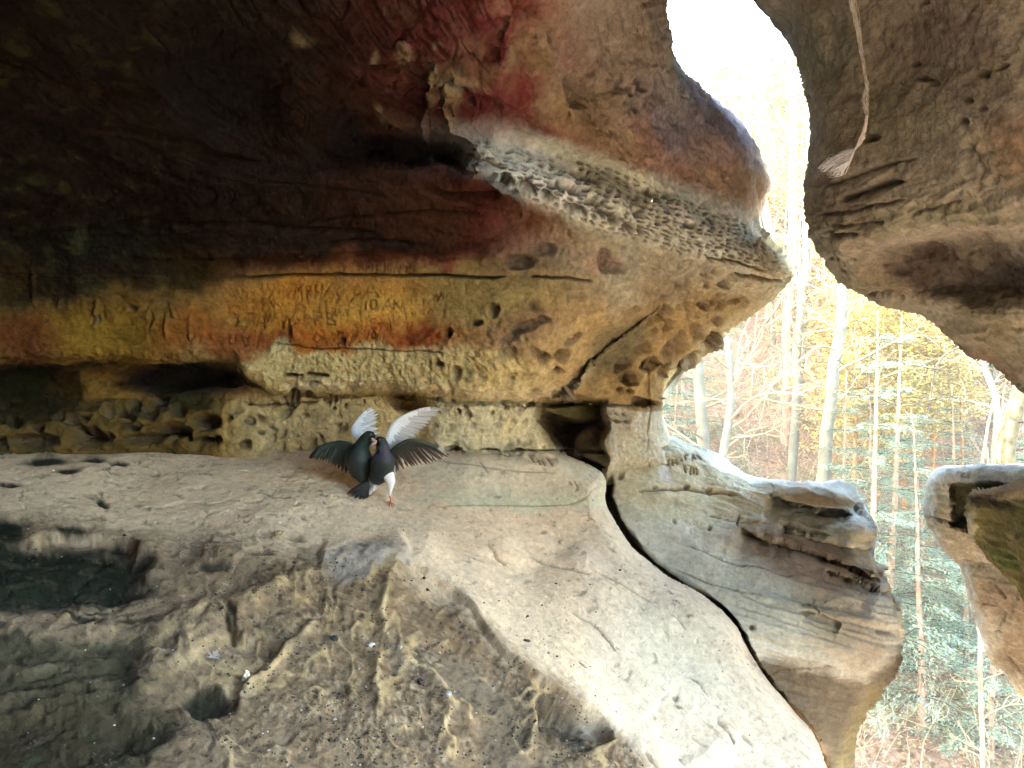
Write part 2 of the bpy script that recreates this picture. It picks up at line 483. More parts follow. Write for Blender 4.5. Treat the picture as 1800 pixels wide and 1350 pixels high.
PITS_WALL = [  # u, v, ru, rv, angle, depth
    (868, 290, 22, 9, 12, .07), (892, 316, 13, 9, 30, .06), (926, 330, 17, 11, 25, .07), (962, 344, 12, 11, 30, .07), (1000, 330, 24, 8, 22, .06), (974, 326, 9, 5, 20, .05),
    (930, 312, 7, 6, 0, .05), (1012, 338, 10, 5, 20, .05), (1045, 355, 14, 8, 25, .05), (1030, 312, 26, 8, 22, .05), (1078, 384, 11, 9, 20, .06), (1105, 398, 12, 8, 20, .05),
    (1130, 405, 9, 10, 0, .05), (1122, 376, 10, 7, 0, .05), (1180, 342, 8, 10, -30, .06), (1213, 395, 8, 5, 10, .06), (1145, 340, 14, 5, 30, .04), (1060, 372, 18, 6, 15, .04),
    (1010, 366, 22, 8, 12, .04), (860, 242, 11, 7, 0, .06), (830, 188, 8, 7, 0, .06), (878, 205, 8, 8, 0, .05), (818, 166, 5, 5, 0, .05), (1015, 160, 20, 26, -20, .05),
    (873, 118, 6, 5, 0, .05), (1125, 148, 10, 14, -15, .05), (1105, 160, 5, 8, 0, .04), (1115, 185, 8, 12, 0, .03), (745, 92, 6, 4, 0, .03),
    (1172, 552, 7, 13, 10, .07), (1178, 575, 9, 9, 0, .07), (1190, 545, 5, 11, 10, .06), (1212, 542, 5, 12, 15, .06), (1240, 540, 9, 5, 10, .05), (1262, 566, 9, 7, -20, .05),
    (1230, 590, 9, 12, 25, .06), (1200, 590, 8, 9, 20, .05), (1272, 500, 9, 8, 0, .05), (1246, 500, 6, 9, 20, .04), (1300, 530, 14, 5, -15, .05), (1185, 615, 24, 14, -35, .07),
    (1145, 640, 18, 10, -30, .06), (1098, 640, 14, 9, -20, .06), (1104, 665, 13, 12, 0, .07), (1117, 668, 9, 9, 0, .07), (1091, 688, 5, 6, 0, .06), (1108, 688, 5, 6, 0, .06), (1085, 648, 7, 9, 0, .05), (1164, 655, 6, 12, 20, .05),
    (1210, 630, 20, 7, -35, .05), (1250, 598, 20, 6, -35, .05), (1180, 700, 22, 5, 0, .05), (1132, 708, 22, 7, 5, .09),
    (987, 625, 14, 12, 0, .07), (955, 628, 9, 10, 0, .07), (983, 652, 9, 6, 0, .06), (1002, 600, 12, 7, -40, .04), (1012, 590, 10, 6, -35, .04), (1000, 690, 8, 5, 0, .05), (945, 690, 8, 6, 0, .03),
    (838, 568, 8, 6, -20, .06), (868, 545, 10, 13, 20, .05), (788, 586, 7, 10, 25, .06), (772, 640, 8, 7, 0, .05), (802, 655, 10, 12, 0, .03), (920, 575, 26, 10, -25, .04), (895, 595, 24, 8, -30, .03), (955, 560, 10, 7, 0, .04),
    (902, 668, 5, 3, 0, .03), (912, 460, 26, 12, 0, .05), (958, 438, 18, 12, 0, .04), (1075, 470, 22, 10, 0, .04), (1060, 450, 12, 18, 0, .03),
    (1072, 728, 2.6, 2.6, 0, .05), (1084, 728, 2.6, 2.6, 0, .05), (1096, 728, 2.6, 2.6, 0, .05), (1073, 739, 3, 3, 0, .05), (1086, 741, 4, 3, 0, .05), (1100, 741, 4, 3, 0, .05), (1178, 788, 12, 4, 5, .04),
    (588, 702, 5, 5, 0, .06), (516, 697, 9, 9, 0, .07), (541, 694, 5, 3, 0, .04), (510, 661, 12, 4, 0, .08), (553, 660, 20, 4, 3, .08), (545, 676, 16, 5, 0, .07), (527, 665, 4, 6, 0, .06),
    (600, 600, 8, 6, 0, .03), (507, 580, 5, 16, 0, .03), (410, 676, 9, 6, 0, .04), (640, 706, 2.5, 4, 0, .03), (607, 714, 3, 4, 0, .03), (588, 718, 4, 3, 0, .03), (440, 742, 8, 5, 20, .03), (460, 760, 6, 4, 0, .03),
    (190, 722, 14, 10, -20, .10), (215, 720, 14, 9, 10, .10), (25, 742, 12, 10, 0, .12), (62, 752, 10, 8, 0, .12), (135, 750, 10, 8, 0, .12), (150, 770, 30, 18, 0, .14), (60, 775, 40, 12, 0, .12), (262, 722, 14, 12, 0, .08),
    (314, 722, 14, 11, 0, .09), (300, 758, 30, 14, 0, .14), (362, 777, 20, 9, 0, .14), (362, 742, 22, 14, 0, .12), (250, 772, 30, 10, 0, .10), (330, 765, 8, 12, 0, .12), (237, 708, 10, 6, 0, .05), (280, 700, 16, 6, 0, .04), (120, 735, 16, 10, 0, .08),
    (130, 660, 8, 6, 0, .05), (805, 724, 5, 5, 0, .03), (822, 730, 7, 7, 0, .03), (865, 728, 3, 5, 20, .03), (860, 793, 16, 5, 0, .06), (795, 790, 14, 5, 0, .05), (914, 792, 10, 3, 0, .04), (790, 695, 5, 2, 0, .05), (236, 540, 9, 6, 30, .03), (170, 560, 8, 8, 0, .02)]

def wall_disp(P, U, V, N):
    vl = np.interp(U, LIP[:, 0], LIP[:, 1])
    far = np.clip(U / 900, 0, 1)
    h = 0.035 * fbm(P * 1.6, 4, seed=2) + 0.018 * fbm(P * 6, 4, seed=5)
    # bedding
    tilt = 0.30 * sst(470, 330, V) * np.ones_like(U)
    bed = ridged(anis(P, 1.2, 1.2, 11, tilt, 0.1), 4, 0.6, seed=9)
    bedw = sst(460, 400, V) * sst(1000, 700, U) * 0.9 + 0.35 * (V > 455) * (V < vl)
    ledge = ell(U, V, 1090, 360, 330, 66, 18, 0.4)
    h += 0.030 * (bed - 0.5) * (bedw + 0.1 * ledge)
    # knobbly drips where rock is honeycombed
    drip = ridged(anis(P, 11, 11, 4.5, -0.5), 4, 0.6, seed=14)
    dz = ell(U, V, 1180, 470, 260, 120, 14, 0.5) * (1 - ell(U, V, 1100, 362, 300, 50, 19, 0.3))
    h += 0.018 * (drip - 0.55) * dz
    streak = ridged(np.stack([P[:, 0] * 30 + P[:, 1] * 8, P[:, 1] * 4, P[:, 2] * 7], -1), 3, 0.6, seed=16)
    h += 0.012 * (streak - 0.6) * dz
    fine = ridged(anis(P, 1.0, 1.0, 44, tilt, 0.1), 3, 0.6, seed=17)
    h += 0.016 * sst(0.74, 0.93, fine) * -1.0 * sst(460, 400, V) * sst(1000, 800, U) + 0.004 * fbm(P * 22, 3, 0.6, seed=18) * (V < 460) + 0.004 * fbm(P * 40, 2, seed=20)
    low = ell(U, V, 950, 620, 300, 80, -12, 0.5)
    h += 0.028 * (ridged(anis(P, 7, 7, 6, 0.6), 4, 0.6, seed=19) - 0.55) * low
    crust = sst(20, 80, V - 555) * sst(4, -6, V - vl) * sst(1000, 850, U) + 0.6 * sst(0, 20, V - vl) * sst(620, 380, U)
    h += 0.024 * (ridged(P * 14, 4, 0.6, seed=23) - 0.5) * crust
    cr2 = sst(850, 1000, U) * sst(360, 300, V - 0.33 * (U - 1000)) * (1 - ell(U, V, 1100, 362, 300, 56, 19, 0.3))
    h += 0.016 * (ridged(P * 9, 4, 0.6, seed=26) - 0.5) * cr2 + 0.006 * (ridged(P * 26, 3, 0.6, seed=27) - 0.5) * cr2
    # ceiling scabs
    scab = sst(300, 150, V) * sst(1350, 1000, U) * sst(300, 650, U)
    w1, w2, cid = worley(P * np.array([5.0, 3.0, 5.0]) + 0.3 * fbm(P * 5, 2)[:, None], 3)
    h += 0.020 * (sst(0.0, 0.12, w2 - w1) - 0.6) * scab
    h += 0.03 * fbm(P * 4.5, 4, 0.6, seed=31) * scab
    # small cells in the ledge
    lm = (ledge > 0.02)
    if lm.any():
        th = R(19.0)
        k = np.interp(U[lm], [840, 1050, 1380], [1.0, 1.2, 1.55])
        ju = 7 * fbm(np.stack([U[lm] * .03, V[lm] * .03, U[lm] * 0], -1), 3, seed=301); jv = 4 * fbm(np.stack([U[lm] * .04, V[lm] * .04, U[lm] * 0 + 5], -1), 3, seed=303)
        sx = (U[lm] * math.cos(th) + V[lm] * math.sin(th) + ju) * 1.0; ty = (-U[lm] * math.sin(th) + V[lm] * math.cos(th) + jv)
        lk = np.where(U[lm] < 840, U[lm], 0)
        ug = np.linspace(600, 1500, 200); Kc = np.cumsum(np.interp(ug, [840, 1050, 1380], [1.0, 1.2, 1.55])) * (ug[1] - ug[0])
        sw = np.interp(U[lm] + ju, ug, Kc) / 20.0 + ty * 0.02; tw = (ty + 16.0) / 9.6 * k + 50
        row = np.floor(tw); ss = sw + 0.5 * (row % 2) + 0.37 * np.sin(row * 3.7); colm = np.floor(ss)
        hsh = lambda q: np.abs(np.sin(colm * 12.989 + row * 78.233 + q) * 43758.545) % 1.0
        cx = 0.5 + 0.22 * (hsh(1.0) - .5); cy = 0.5 + 0.22 * (hsh(2.0) - .5); rx = 0.28 + 0.17 * hsh(3.0); ry = 0.26 + 0.16 * hsh(4.0)
        dd_ = np.sqrt(((ss - colm - cx) / rx) ** 2 + ((tw - row - cy) / ry) ** 2)
        cells = sst(1.15, 0.75, dd_) * (hsh(5.0) > 0.12)
        band = ell(U[lm], V[lm], 1100, 362, 300, 50, 19, 0.25)
        hh = np.zeros(len(U)); hh[lm] = -0.017 * cells * band / np.sqrt(k)
        h += hh * (ledge > 0.02)
        cav = np.zeros(len(U)); cav[lm] = cells * sst(0.1, 0.6, band)
    else: cav = np.zeros(len(U))
    # cells under the lip at left and on the far lobe
    for (mask, k, dpt, sd) in ((sst(0, 12, V - vl) * sst(560, 430, U) * sst(800, 780, V) * sst(690, 705, V), 10, 0.10, 8), (ell(U, V, 1210, 560, 110, 70, -28, 0.4), 9, 0.05, 11), (ell(U, V, 930, 590, 130, 70, -25, 0.4), 8, 0.03, 12),
                               (sst(0, 6, V - vl) * (U > 740) * (U < 960), 16, 0.012, 13), (sst(660, 600, U) * sst(430, 500, U) * sst(690, 700, V), 14, 0.03, 15)):
        mm = mask > 0.02
        if not mm.any(): continue
        a1, a2, ci = worley(P[mm] * k + 0.35 * fbm(P[mm] * k, 2)[:, None], sd)
        c = sst(0.5, 0.2, a1) * (ci > 0.35) * mask[mm]
        h[mm] -= dpt * c; cav[mm] = np.maximum(cav[mm], c * 0.8)
    wu = 3.0 * fbm(np.stack([U * .05, V * .05, U * 0], -1), 2, seed=3)
    for (u0, v0, ru, rv, a, dp) in PITS_WALL:
        m = box_mask(U, V, u0 - 45, u0 + 45, v0 - 45, v0 + 45)
        if m.any():
            e = ell(U[m] + wu[m] * min(1, ru / 8), V[m] - wu[m] * min(1, rv / 8), u0, v0, ru, rv, a, 0.35)
            h[m] -= dp * 0.9 * e; cav[m] = np.maximum(cav[m], e)
            rim = ell(U[m], V[m], u0, v0, ru * 1.35, rv * 1.35, a, 0.3) - e
            h[m] += 0.006 * np.clip(rim, 0, 1)
    # cracks along the bedding
    cr = np.zeros(len(U))
    for pl, w, dp in (([(400, 487), (500, 484), (600, 483), (700, 485), (760, 484), (840, 487), (890, 486)], 2.2, .05), ([(930, 486), (985, 488), (1040, 492)], 1.8, .03),
                      ([(0, 142), (80, 150), (150, 168), (280, 185)], 4, .05), ([(30, 205), (120, 222), (250, 245), (340, 262), (460, 285)], 4, .06), ([(560, 95), (620, 110), (700, 128), (760, 150)], 2.5, .04),
                      ([(240, 388), (400, 392), (520, 400), (660, 405)], 3, .05), ([(-50, 480), (120, 481), (380, 478)], 1.6, .012), ([(600, 150), (660, 172), (720, 190)], 2, .03), ([(740, 330), (800, 345), (880, 350)], 4, .05),
                      ([(760, 795), (850, 797), (960, 793), (1060, 792)], 2.2, .03), ([(500, 395), (620, 380), (740, 370), (850, 380)], 3, .03), ([(450, 320), (560, 330), (680, 345)], 3, .03), ([(1290, 480), (1340, 490), (1380, 494)], 2.2, .04),
                      ([(1240, 455), (1300, 462), (1345, 478)], 2, .03), ([(560, 430), (650, 420), (720, 428)], 3, .04), ([(470, 600), (560, 612), (700, 616), (790, 620)], 1.5, .012), ([(425, 708), (470, 712), (560, 707)], 2, .03)):
        g = stroke(U, V + 2.5 * fbm(np.stack([U * .04, V * .04, U * 0 + 9], -1), 3), spline(pl, 4), w, 1.0, 0.1)
        h -= dp * g; cr = np.maximum(cr, g)
    # pale raised veins in the ochre band
    for pl in ([(166, 560), (168, 575), (172, 545)], [(173, 525), (168, 560)], [(268, 535), (262, 580), (264, 600)], [(272, 540), (280, 560), (265, 590)], [(110, 520), (104, 545)], [(296, 545), (297, 600)], [(338, 550), (336, 600)], [(60, 470), (62, 545)], [(300, 530), (310, 560)]):
        h += stroke(U, V, pl, 2.6, 0.02, 0.2)
    tx = glyphs(U, V, CARVE_WALL, 1.9, 1.0) * (0.45 + 0.55 * sst(-0.25, 0.25, fbm(P * 14, 3, seed=43)))
    h += 0.009 * tx
    # faint further scratches between the letters
    sm = ell(U, V, 560, 555, 260, 66, 0, 0.3)
    scr = ridged(anis(P, 22, 5, 7, -0.6), 2, 0.5, seed=44)
    h -= 0.006 * sst(0.82, 0.95, scr) * sm
    return h, {'cav': cav, 'crack': cr, 'text': -tx, 'vl': vl, 'bed': bed, 'drip': drip, 'ledge': ledge, 'fine': sst(0.74, 0.93, fine) * sst(460, 400, V) * sst(1000, 800, U), 'scab': cid, 'scr': sst(0.82, 0.95, scr) * sm}

def wall_colour(P, U, V, N, h, I):
    n = len(U)
    wx = 34 * fbm(np.stack([U * .011, V * .011, U * 0], -1), 4, 0.6, seed=51)
    wy = 26 * fbm(np.stack([U * .011, V * .011, U * 0 + 7], -1), 4, 0.6, seed=55)
    u, v = U + wx, V + wy
    C = np.tile(np.array([0.50, 0.385, 0.22]), (n, 1))
    n1 = fbm(P * 2.2, 4, 0.6, seed=61); n2 = fbm(P * 9, 4, 0.6, seed=63); n3 = fbm(anis(P, 2, 2, 22, 0.2), 4, 0.6, seed=67)
    E = lambda *a: ell(u, v, *a)
    # ceiling
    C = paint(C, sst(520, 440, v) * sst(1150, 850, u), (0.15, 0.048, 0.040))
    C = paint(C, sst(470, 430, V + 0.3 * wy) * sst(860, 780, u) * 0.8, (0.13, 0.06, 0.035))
    C = paint(C, E(860, 110, 230, 150, 20, .5) * 0.9, (0.21, 0.055, 0.055))
    C = paint(C, sst(-0.1, 0.5, n1) * sst(330, 200, v) * sst(450, 800, u) * 0.75, (0.29, 0.21, 0.14))
    C = paint(C, E(1110, 90, 110, 200, -10, .6) * 0.9, (0.36, 0.32, 0.28))
    C = paint(C, E(1020, 190, 60, 60, 30, .6) * 0.5, (0.34, 0.29, 0.19))
    C = paint(C, E(1240, 230, 110, 80, 38, .5) * 0.95, (0.33, 0.29, 0.33))
    C = paint(C, E(1290, 335, 90, 55, 35, .5) * 0.9, (0.55, 0.40, 0.29))
    C = paint(C, E(1175, 290, 30, 90, -35, .5) * 0.6, (0.46, 0.28, 0.23))
    C = paint(C, E(1180, 130, 26, 110, -15, .5) * 0.6, (0.42, 0.42, 0.38))
    C = paint(C, E(1000, 285, 130, 26, 22, .5) * 0.8, (0.22, 0.13, 0.12))
    led = ell(U + 0.3 * wx, V + 0.3 * wy, 1100, 352, 330, 60, 18, 0.3) * sst(1350, 1290, U)
    C = paint(C, led * 0.98, (0.86, 0.92, 0.84))  # pale mint ledge, the light it catches painted in
    C = paint(C, ell(U + wx, V + .6 * wy, 1200, 440, 180, 50, 16, .6) * 0.55, (0.62, 0.63, 0.52))
    C = paint(C, stroke(U, V, [(830, 190), (960, 262), (1100, 310), (1220, 360), (1330, 420)], 15, 1.0, 0.3) * sst(900, 1050, U) * 0.9, (0.66, 0.71, 0.60))
    C = paint(C, E(1080, 470, 170, 60, 8, .6) * 0.55, (0.36, 0.35, 0.30))
    C = paint(C, ell(U + wx * .5, V, 1040 + 60, 480, 30, 70, 8, .5) * 0.6, (0.52, 0.53, 0.44))
    C = paint(C, E(1070, 465, 26, 18, 0, .5) * 0.5, (0.48, 0.32, 0.29))
    # yellow ochre and red bands under the dark ceiling
    up = np.where(U < 400, 560 - 0.10 * (U) , 496.0) 
    C = paint(C, sst(470, 330, u) * sst(430, 460, v) * sst(640, 600, v), (0.13, 0.085, 0.032))
    band = sst(-18, 14, v - np.interp(U, [0, 150, 300, 450, 900], [545, 525, 520, 492, 470])) * sst(980, 800, u)
    C = paint(C, band * 0.9, (0.42, 0.30, 0.15))
    C = paint(C, band * sst(420, 250, u) * 0.9, (0.25, 0.145, 0.045))
    C = paint(C, band * sst(0.0, 0.35, n2 + .5 * n1) * 0.5, (0.15, 0.085, 0.03))
    C = paint(C, band * E(150, 585, 110, 40, 0, .6) * 0.5, (0.36, 0.24, 0.06))
    C = paint(C, band * sst(120, 20, u) * 0.6, (0.10, 0.06, 0.03))
    C = paint(C, band * E(50, 595, 50, 55, 0, .5) * 0.8, (0.19, 0.07, 0.035))
    C = paint(C, E(560, 540, 190, 60, 0, .6) * 0.85, (0.56, 0.29, 0.085))
    C = paint(C, E(560, 545, 190, 60, 0, .6) * sst(-0.05, 0.35, n2 - .3 * n1) * 0.5, (0.24, 0.10, 0.04))
    C = paint(C, E(600, 592, 210, 24, 0, .6) * 0.75, (0.48, 0.17, 0.06))
    C = paint(C, E(735, 588, 46, 24, -8, .6) * 0.8, (0.27, 0.075, 0.04))
    C = paint(C, E(340, 575, 60, 40, 0, .6) * 0.7, (0.34, 0.13, 0.045))
    C = paint(C, E(430, 600, 70, 24, 0, .5) * 0.6, (0.30, 0.10, 0.05))
    C = paint(C, E(640, 545, 80, 30, 0, .7) * 0.6, (0.62, 0.42, 0.15))
    C = paint(C, E(795, 470, 16, 12, 0, .5), (0.30, 0.09, 0.07))
    C = paint(C, E(880, 515, 120, 55, 0, .6) * 0.6, (0.34, 0.28, 0.13))
    C = paint(C, E(920, 575, 90, 30, -15, .6) * 0.6, (0.34, 0.23, 0.15))
    C = paint(C, E(480, 610, 22, 18, 0, .3), (0.60, 0.52, 0.30))
    C = paint(C, sst(-8, 10, v - np.interp(U, [380, 560, 650, 760, 1000], [640, 612, 618, 606, 640])) * sst(380, 470, U) * sst(1010, 900, U) * 0.85, (0.58, 0.48, 0.27))
    C = paint(C, stroke(U, V, [(490, 684), (600, 682), (700, 680), (800, 690), (940, 702), (1000, 690), (1050, 640)], 11, 1.0, 0.05) * 0.9, (0.68, 0.58, 0.40))
    # band under the lip
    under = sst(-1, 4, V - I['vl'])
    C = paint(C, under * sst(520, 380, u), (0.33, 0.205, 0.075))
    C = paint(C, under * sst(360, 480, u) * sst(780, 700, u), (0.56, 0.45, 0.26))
    C = paint(C, under * ell(U, V, 330, 668, 120, 30, 0, .4), (0.055, 0.045, 0.05))  # shadow of the lip painted near-black in this pocket
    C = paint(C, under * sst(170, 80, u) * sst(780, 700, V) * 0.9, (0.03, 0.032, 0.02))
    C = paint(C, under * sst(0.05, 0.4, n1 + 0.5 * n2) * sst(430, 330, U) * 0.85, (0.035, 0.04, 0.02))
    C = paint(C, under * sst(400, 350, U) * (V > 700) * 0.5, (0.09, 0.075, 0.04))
    C = paint(C, under * sst(745, 775, U), (0.66, 0.61, 0.43))
    C = paint(C, under * sst(1062, 1075, U), (0.62, 0.60, 0.50))
    C = paint(C, under * sst(0.1, 0.5, n2) * sst(745, 775, U) * 0.3, (0.40, 0.38, 0.20))
    C = paint(C, ell(U, V, 1140, 715, 44, 9, 0, .3) * 0.8, (0.26, 0.18, 0.07))
    C = paint(C, ell(U, V, 1008, 752, 56, 44, 0, .25), (0.13, 0.095, 0.055))
    C = paint(C, ell(U, V, 1005, 720, 55, 14, 0, .35) * 0.8, (0.20, 0.19, 0.09))
    C = paint(C, ell(U, V, 895, 752, 14, 22, 20, .3) * 0.6, (0.66, 0.58, 0.36))
    C = paint(C, ell(U + .4 * wx, V + .4 * wy, 1085, 610, 70, 36, -38, .5) * (V > 540) * 0.8, (0.19, 0.175, 0.115))
    C = C * (1 - 0.45 * sst(1000, 700, u) * sst(470, 400, v))[:, None]  # ceiling darkened towards the left, its shade put into the colour
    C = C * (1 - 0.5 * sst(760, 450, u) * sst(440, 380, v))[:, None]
    # soot and old algae, with the ceiling's shade painted in
    soot_shade = sst(900, 350, u) * sst(34, -46, v - np.interp(u, [0, 330, 450, 700, 900], [545, 525, 486, 445, 430]) + 16 * fbm(np.stack([U * .06, V * .008, U * 0], -1), 3, seed=57)) * (0.65 + 0.35 * sst(-0.3, 0.3, n1))
    C = paint(C, soot_shade * 0.94, (0.024, 0.017, 0.012))
    C = paint(C, E(380, 160, 90, 75, 20, .4) * 0.9, (0.02, 0.018, 0.018))
    C = paint(C, E(150, 425, 200, 34, 0, .5) * 0.8, (0.02, 0.02, 0.016))
    C = paint(C, sst(0.1, 0.5, n2) * sst(420, 200, u) * sst(560, 500, v) * 0.4, (0.07, 0.075, 0.03))
    C = paint(C, E(610, 250, 60, 34, 5, .4) * 0.85, (0.03, 0.028, 0.032))
    C = paint(C, E(740, 268, 84, 24, 10, .35) * 0.9, (0.035, 0.028, 0.03))
    C = paint(C, E(600, 425, 160, 16, 0, .4) * 0.8, (0.03, 0.02, 0.016))
    C = paint(C, E(800, 300, 60, 18, 15, .5) * 0.5, (0.10, 0.05, 0.05))
    for (a, b, c, d, e) in ((710, 105, 14, 16, 0), (660, 98, 9, 13, 20), (760, 120, 8, 14, 0), (772, 78, 8, 5, 0), (525, 72, 20, 14, 0), (766, 150, 9, 26, 5), (795, 165, 16, 18, 0), (797, 210, 7, 34, 0), (835, 160, 34, 9, 18), (670, 200, 6, 14, 0), (905, 85, 10, 30, 15), (950, 100, 14, 30, -30)):
        C = paint(C, ell(U + wx * .7, V + wy * .7, a, b, c, d, e, .8) * 0.35, (0.42, 0.36, 0.21))
    # darker floor of the cells (dust, with pit shade painted in), cracks, cut letters
    C = paint(C, np.clip(I['cav'], 0, 1) * (0.55 + 0.2 * ell(U, V, 1100, 362, 300, 50, 19, .3)), (0.13, 0.11, 0.10))
    C = paint(C, I['fine'] * 0.6, (0.03, 0.015, 0.012))
    C = paint(C, I['crack'] * 0.7, (0.05, 0.03, 0.02))
    C = paint(C, np.clip(I['text'], 0, 1) * 0.6, (0.16, 0.07, 0.03))
    C = paint(C, I['scr'] * 0.35, (0.2, 0.09, 0.03))
    C = C * (1 + 0.22 * n1 + 0.30 * n2 + 0.12 * n3 * (V < 480))[:, None]
    L = C.mean(1, keepdims=True)
    C = np.clip(L + (C - L) * 1.22, 0.002, 1)
    k = sst(1100, 800, U) * 0.22
    C = C * (np.clip(L, .02, 1) / 0.45)[:, 0:1] ** k[:, None]
    return np.clip(C, 0.004, 0.86)

wus = ticks(-2300, -400, 60) + ticks(-400, -20, 16) + ticks(-20, 395, 2.4) + ticks(395, 800, 1.35) + ticks(800, 1405, 2.0) + ticks(1405, 1600, 10) + ticks(1600, 2360, 60)
wvs = ticks(-1900, -300, 60) + ticks(-300, -20, 14) + ticks(-20, 455, 2.4) + ticks(455, 640, 1.35) + ticks(640, 870, 1.8) + ticks(870, 930, 10)
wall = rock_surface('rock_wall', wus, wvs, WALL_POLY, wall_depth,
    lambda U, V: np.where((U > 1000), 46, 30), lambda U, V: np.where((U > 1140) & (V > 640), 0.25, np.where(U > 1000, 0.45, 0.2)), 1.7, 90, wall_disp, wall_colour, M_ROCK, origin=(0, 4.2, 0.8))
tag(wall, 'overhanging ochre, red and sooty, shade-dark sandstone wall with cut letters and a honeycombed ledge', 'rock wall')

# ---------- floor ledge
FLOOR_POLY = rough_poly([(-2400, 806), (-800, 806), (0, 800), (200, 800), (420, 797), (560, 795), (760, 795), (955, 794), (990, 800), (1045, 828), (1060, 848), (1059, 880), (1080, 922), (1118, 972), (1180, 1020),
    (1240, 1056), (1292, 1104), (1318, 1155), (1342, 1192), (1400, 1258), (1432, 1300), (1452, 1352), (1500, 1450), (1560, 1700), (1800, 3500), (-2400, 3500)], 5, 1.8, 5)
_floor_rbf = tps([
    (-1500, 800, 2.3), (-1500, 1500, 1.1), (-700, 800, 3.1), (-700, 1350, 1.5), (-500, 2200, .8), (0, 795, 4.05), (0, 830, 3.75), (0, 900, 3.2), (0, 950, 2.9), (0, 1100, 2.3), (0, 1350, 1.7), (0, 2400, .85),
    (450, 795, 4.15), (450, 830, 3.85), (450, 900, 3.35), (450, 1000, 2.95), (450, 1150, 2.45), (450, 1350, 1.95), (700, 795, 3.98), (700, 840, 3.86), (700, 900, 3.55), (700, 1000, 3.1), (700, 1150, 2.6), (700, 1350, 2.1),
    (950, 795, 3.95), (950, 830, 3.88), (950, 880, 3.78), (950, 950, 3.55), (950, 1100, 3.0), (950, 1350, 2.35), (1050, 850, 3.9), (1050, 950, 3.6), (1150, 1020, 3.45), (1150, 1200, 2.95), (1200, 1350, 2.65),
    (1300, 1180, 3.1), (1300, 1350, 2.75), (1430, 1350, 2.8), (900, 2400, 1.05), (1600, 2400, 1.3)])

HOLES_FLOOR = [(12, 928, 40, 19, 0, .16), (70, 970, 170, 18, 4, .10), (60, 1020, 185, 48, -2, .12), (200, 1005, 50, 40, -20, .18), (125, 930, 30, 6, 5, .05), (185, 1142, 38, 13, 0, .10), (50, 1150, 90, 14, 0, .10),
    (60, 1195, 120, 14, -6, .10), (205, 1185, 24, 24, 0, .10), (120, 1225, 110, 12, -10, .10), (60, 1310, 200, 52, -8, .22), (250, 1290, 40, 24, 0, .14), (365, 1232, 40, 26, 10, .14), (80, 810, 38, 8, 0, .10), (165, 810, 22, 6, 0, .08),
    (120, 830, 22, 5, 0, .07), (210, 815, 16, 4, 0, .05), (15, 850, 22, 4, 4, .05), (405, 1100, 8, 26, -25, .06), (208, 953, 18, 5, 5, .04), (180, 880, 14, 8, 40, .04), (1020, 1262, 80, 16, 24, .10), (940, 1290, 50, 24, 30, .05), (880, 1270, 40, 60, 0, .05),
    (520, 940, 16, 6, 20, .05), (455, 967, 22, 7, 0, .05), (630, 960, 14, 3, 30, .03), (250, 990, 20, 10, -10, .03), (500, 1120, 60, 16, 15, .04), (600, 1210, 14, 10, 0, .05), (730, 1280, 16, 8, 40, .05), (380, 1000, 30, 8, 0, .03),
    (1190, 1240, 8, 3, 40, .03), (1186, 1228, 6, 3, 40, .03), (1222, 1196, 12, 2.5, 25, .02), (1270, 1270, 16, 3, 50, .02), (1310, 1300, 14, 2.5, 45, .02), (860, 1240, 70, 12, 30, .04), (640, 1340, 60, 20, 0, .05)]
RIDGES_FLOOR = [([(700, 985), (672, 1060), (678, 1120), (690, 1150)], 9, .03), ([(672, 1150), (660, 1190), (668, 1240), (690, 1270)], 10, .035), ([(560, 1090), (520, 1130), (480, 1170), (430, 1210), (420, 1250)], 10, .04),
    ([(560, 1000), (470, 1060), (330, 1090), (240, 1160)], 26, .05), ([(500, 1020), (400, 1100), (310, 1150), (230, 1220)], 22, .045), ([(690, 1140), (760, 1190), (790, 1240), (770, 1300)], 10, .03), ([(560, 1000), (575, 1050), (570, 1090)], 7, .02),
    ([(800, 1040), (850, 1110), (930, 1190), (1010, 1230), (1060, 1290), (1090, 1300)], 26, .055), ([(1000, 960), (1060, 1050), (1120, 1150), (1180, 1260), (1280, 1350)], 60, .05), ([(935, 1210), (945, 1260), (930, 1320)], 9, .04),
    ([(230, 960), (280, 990), (250, 1020)], 14, .05), ([(360, 960), (420, 990)], 22, .05), ([(560, 975), (640, 985), (720, 960)], 30, .06), ([(0, 1110), (100, 1112), (200, 1100)], 14, .03), ([(40, 1245), (140, 1225), (260, 1205)], 6, .04)]

def floor_depth(U, V):
    d = _floor_rbf(U, V)
    d = np.maximum(d, 0.5)
    # riser at the back under the seam
    d = d + 0.04 * stroke(U, V, [(760, 800), (900, 800), (990, 806)], 8, 1.0, 0.1)
    return d

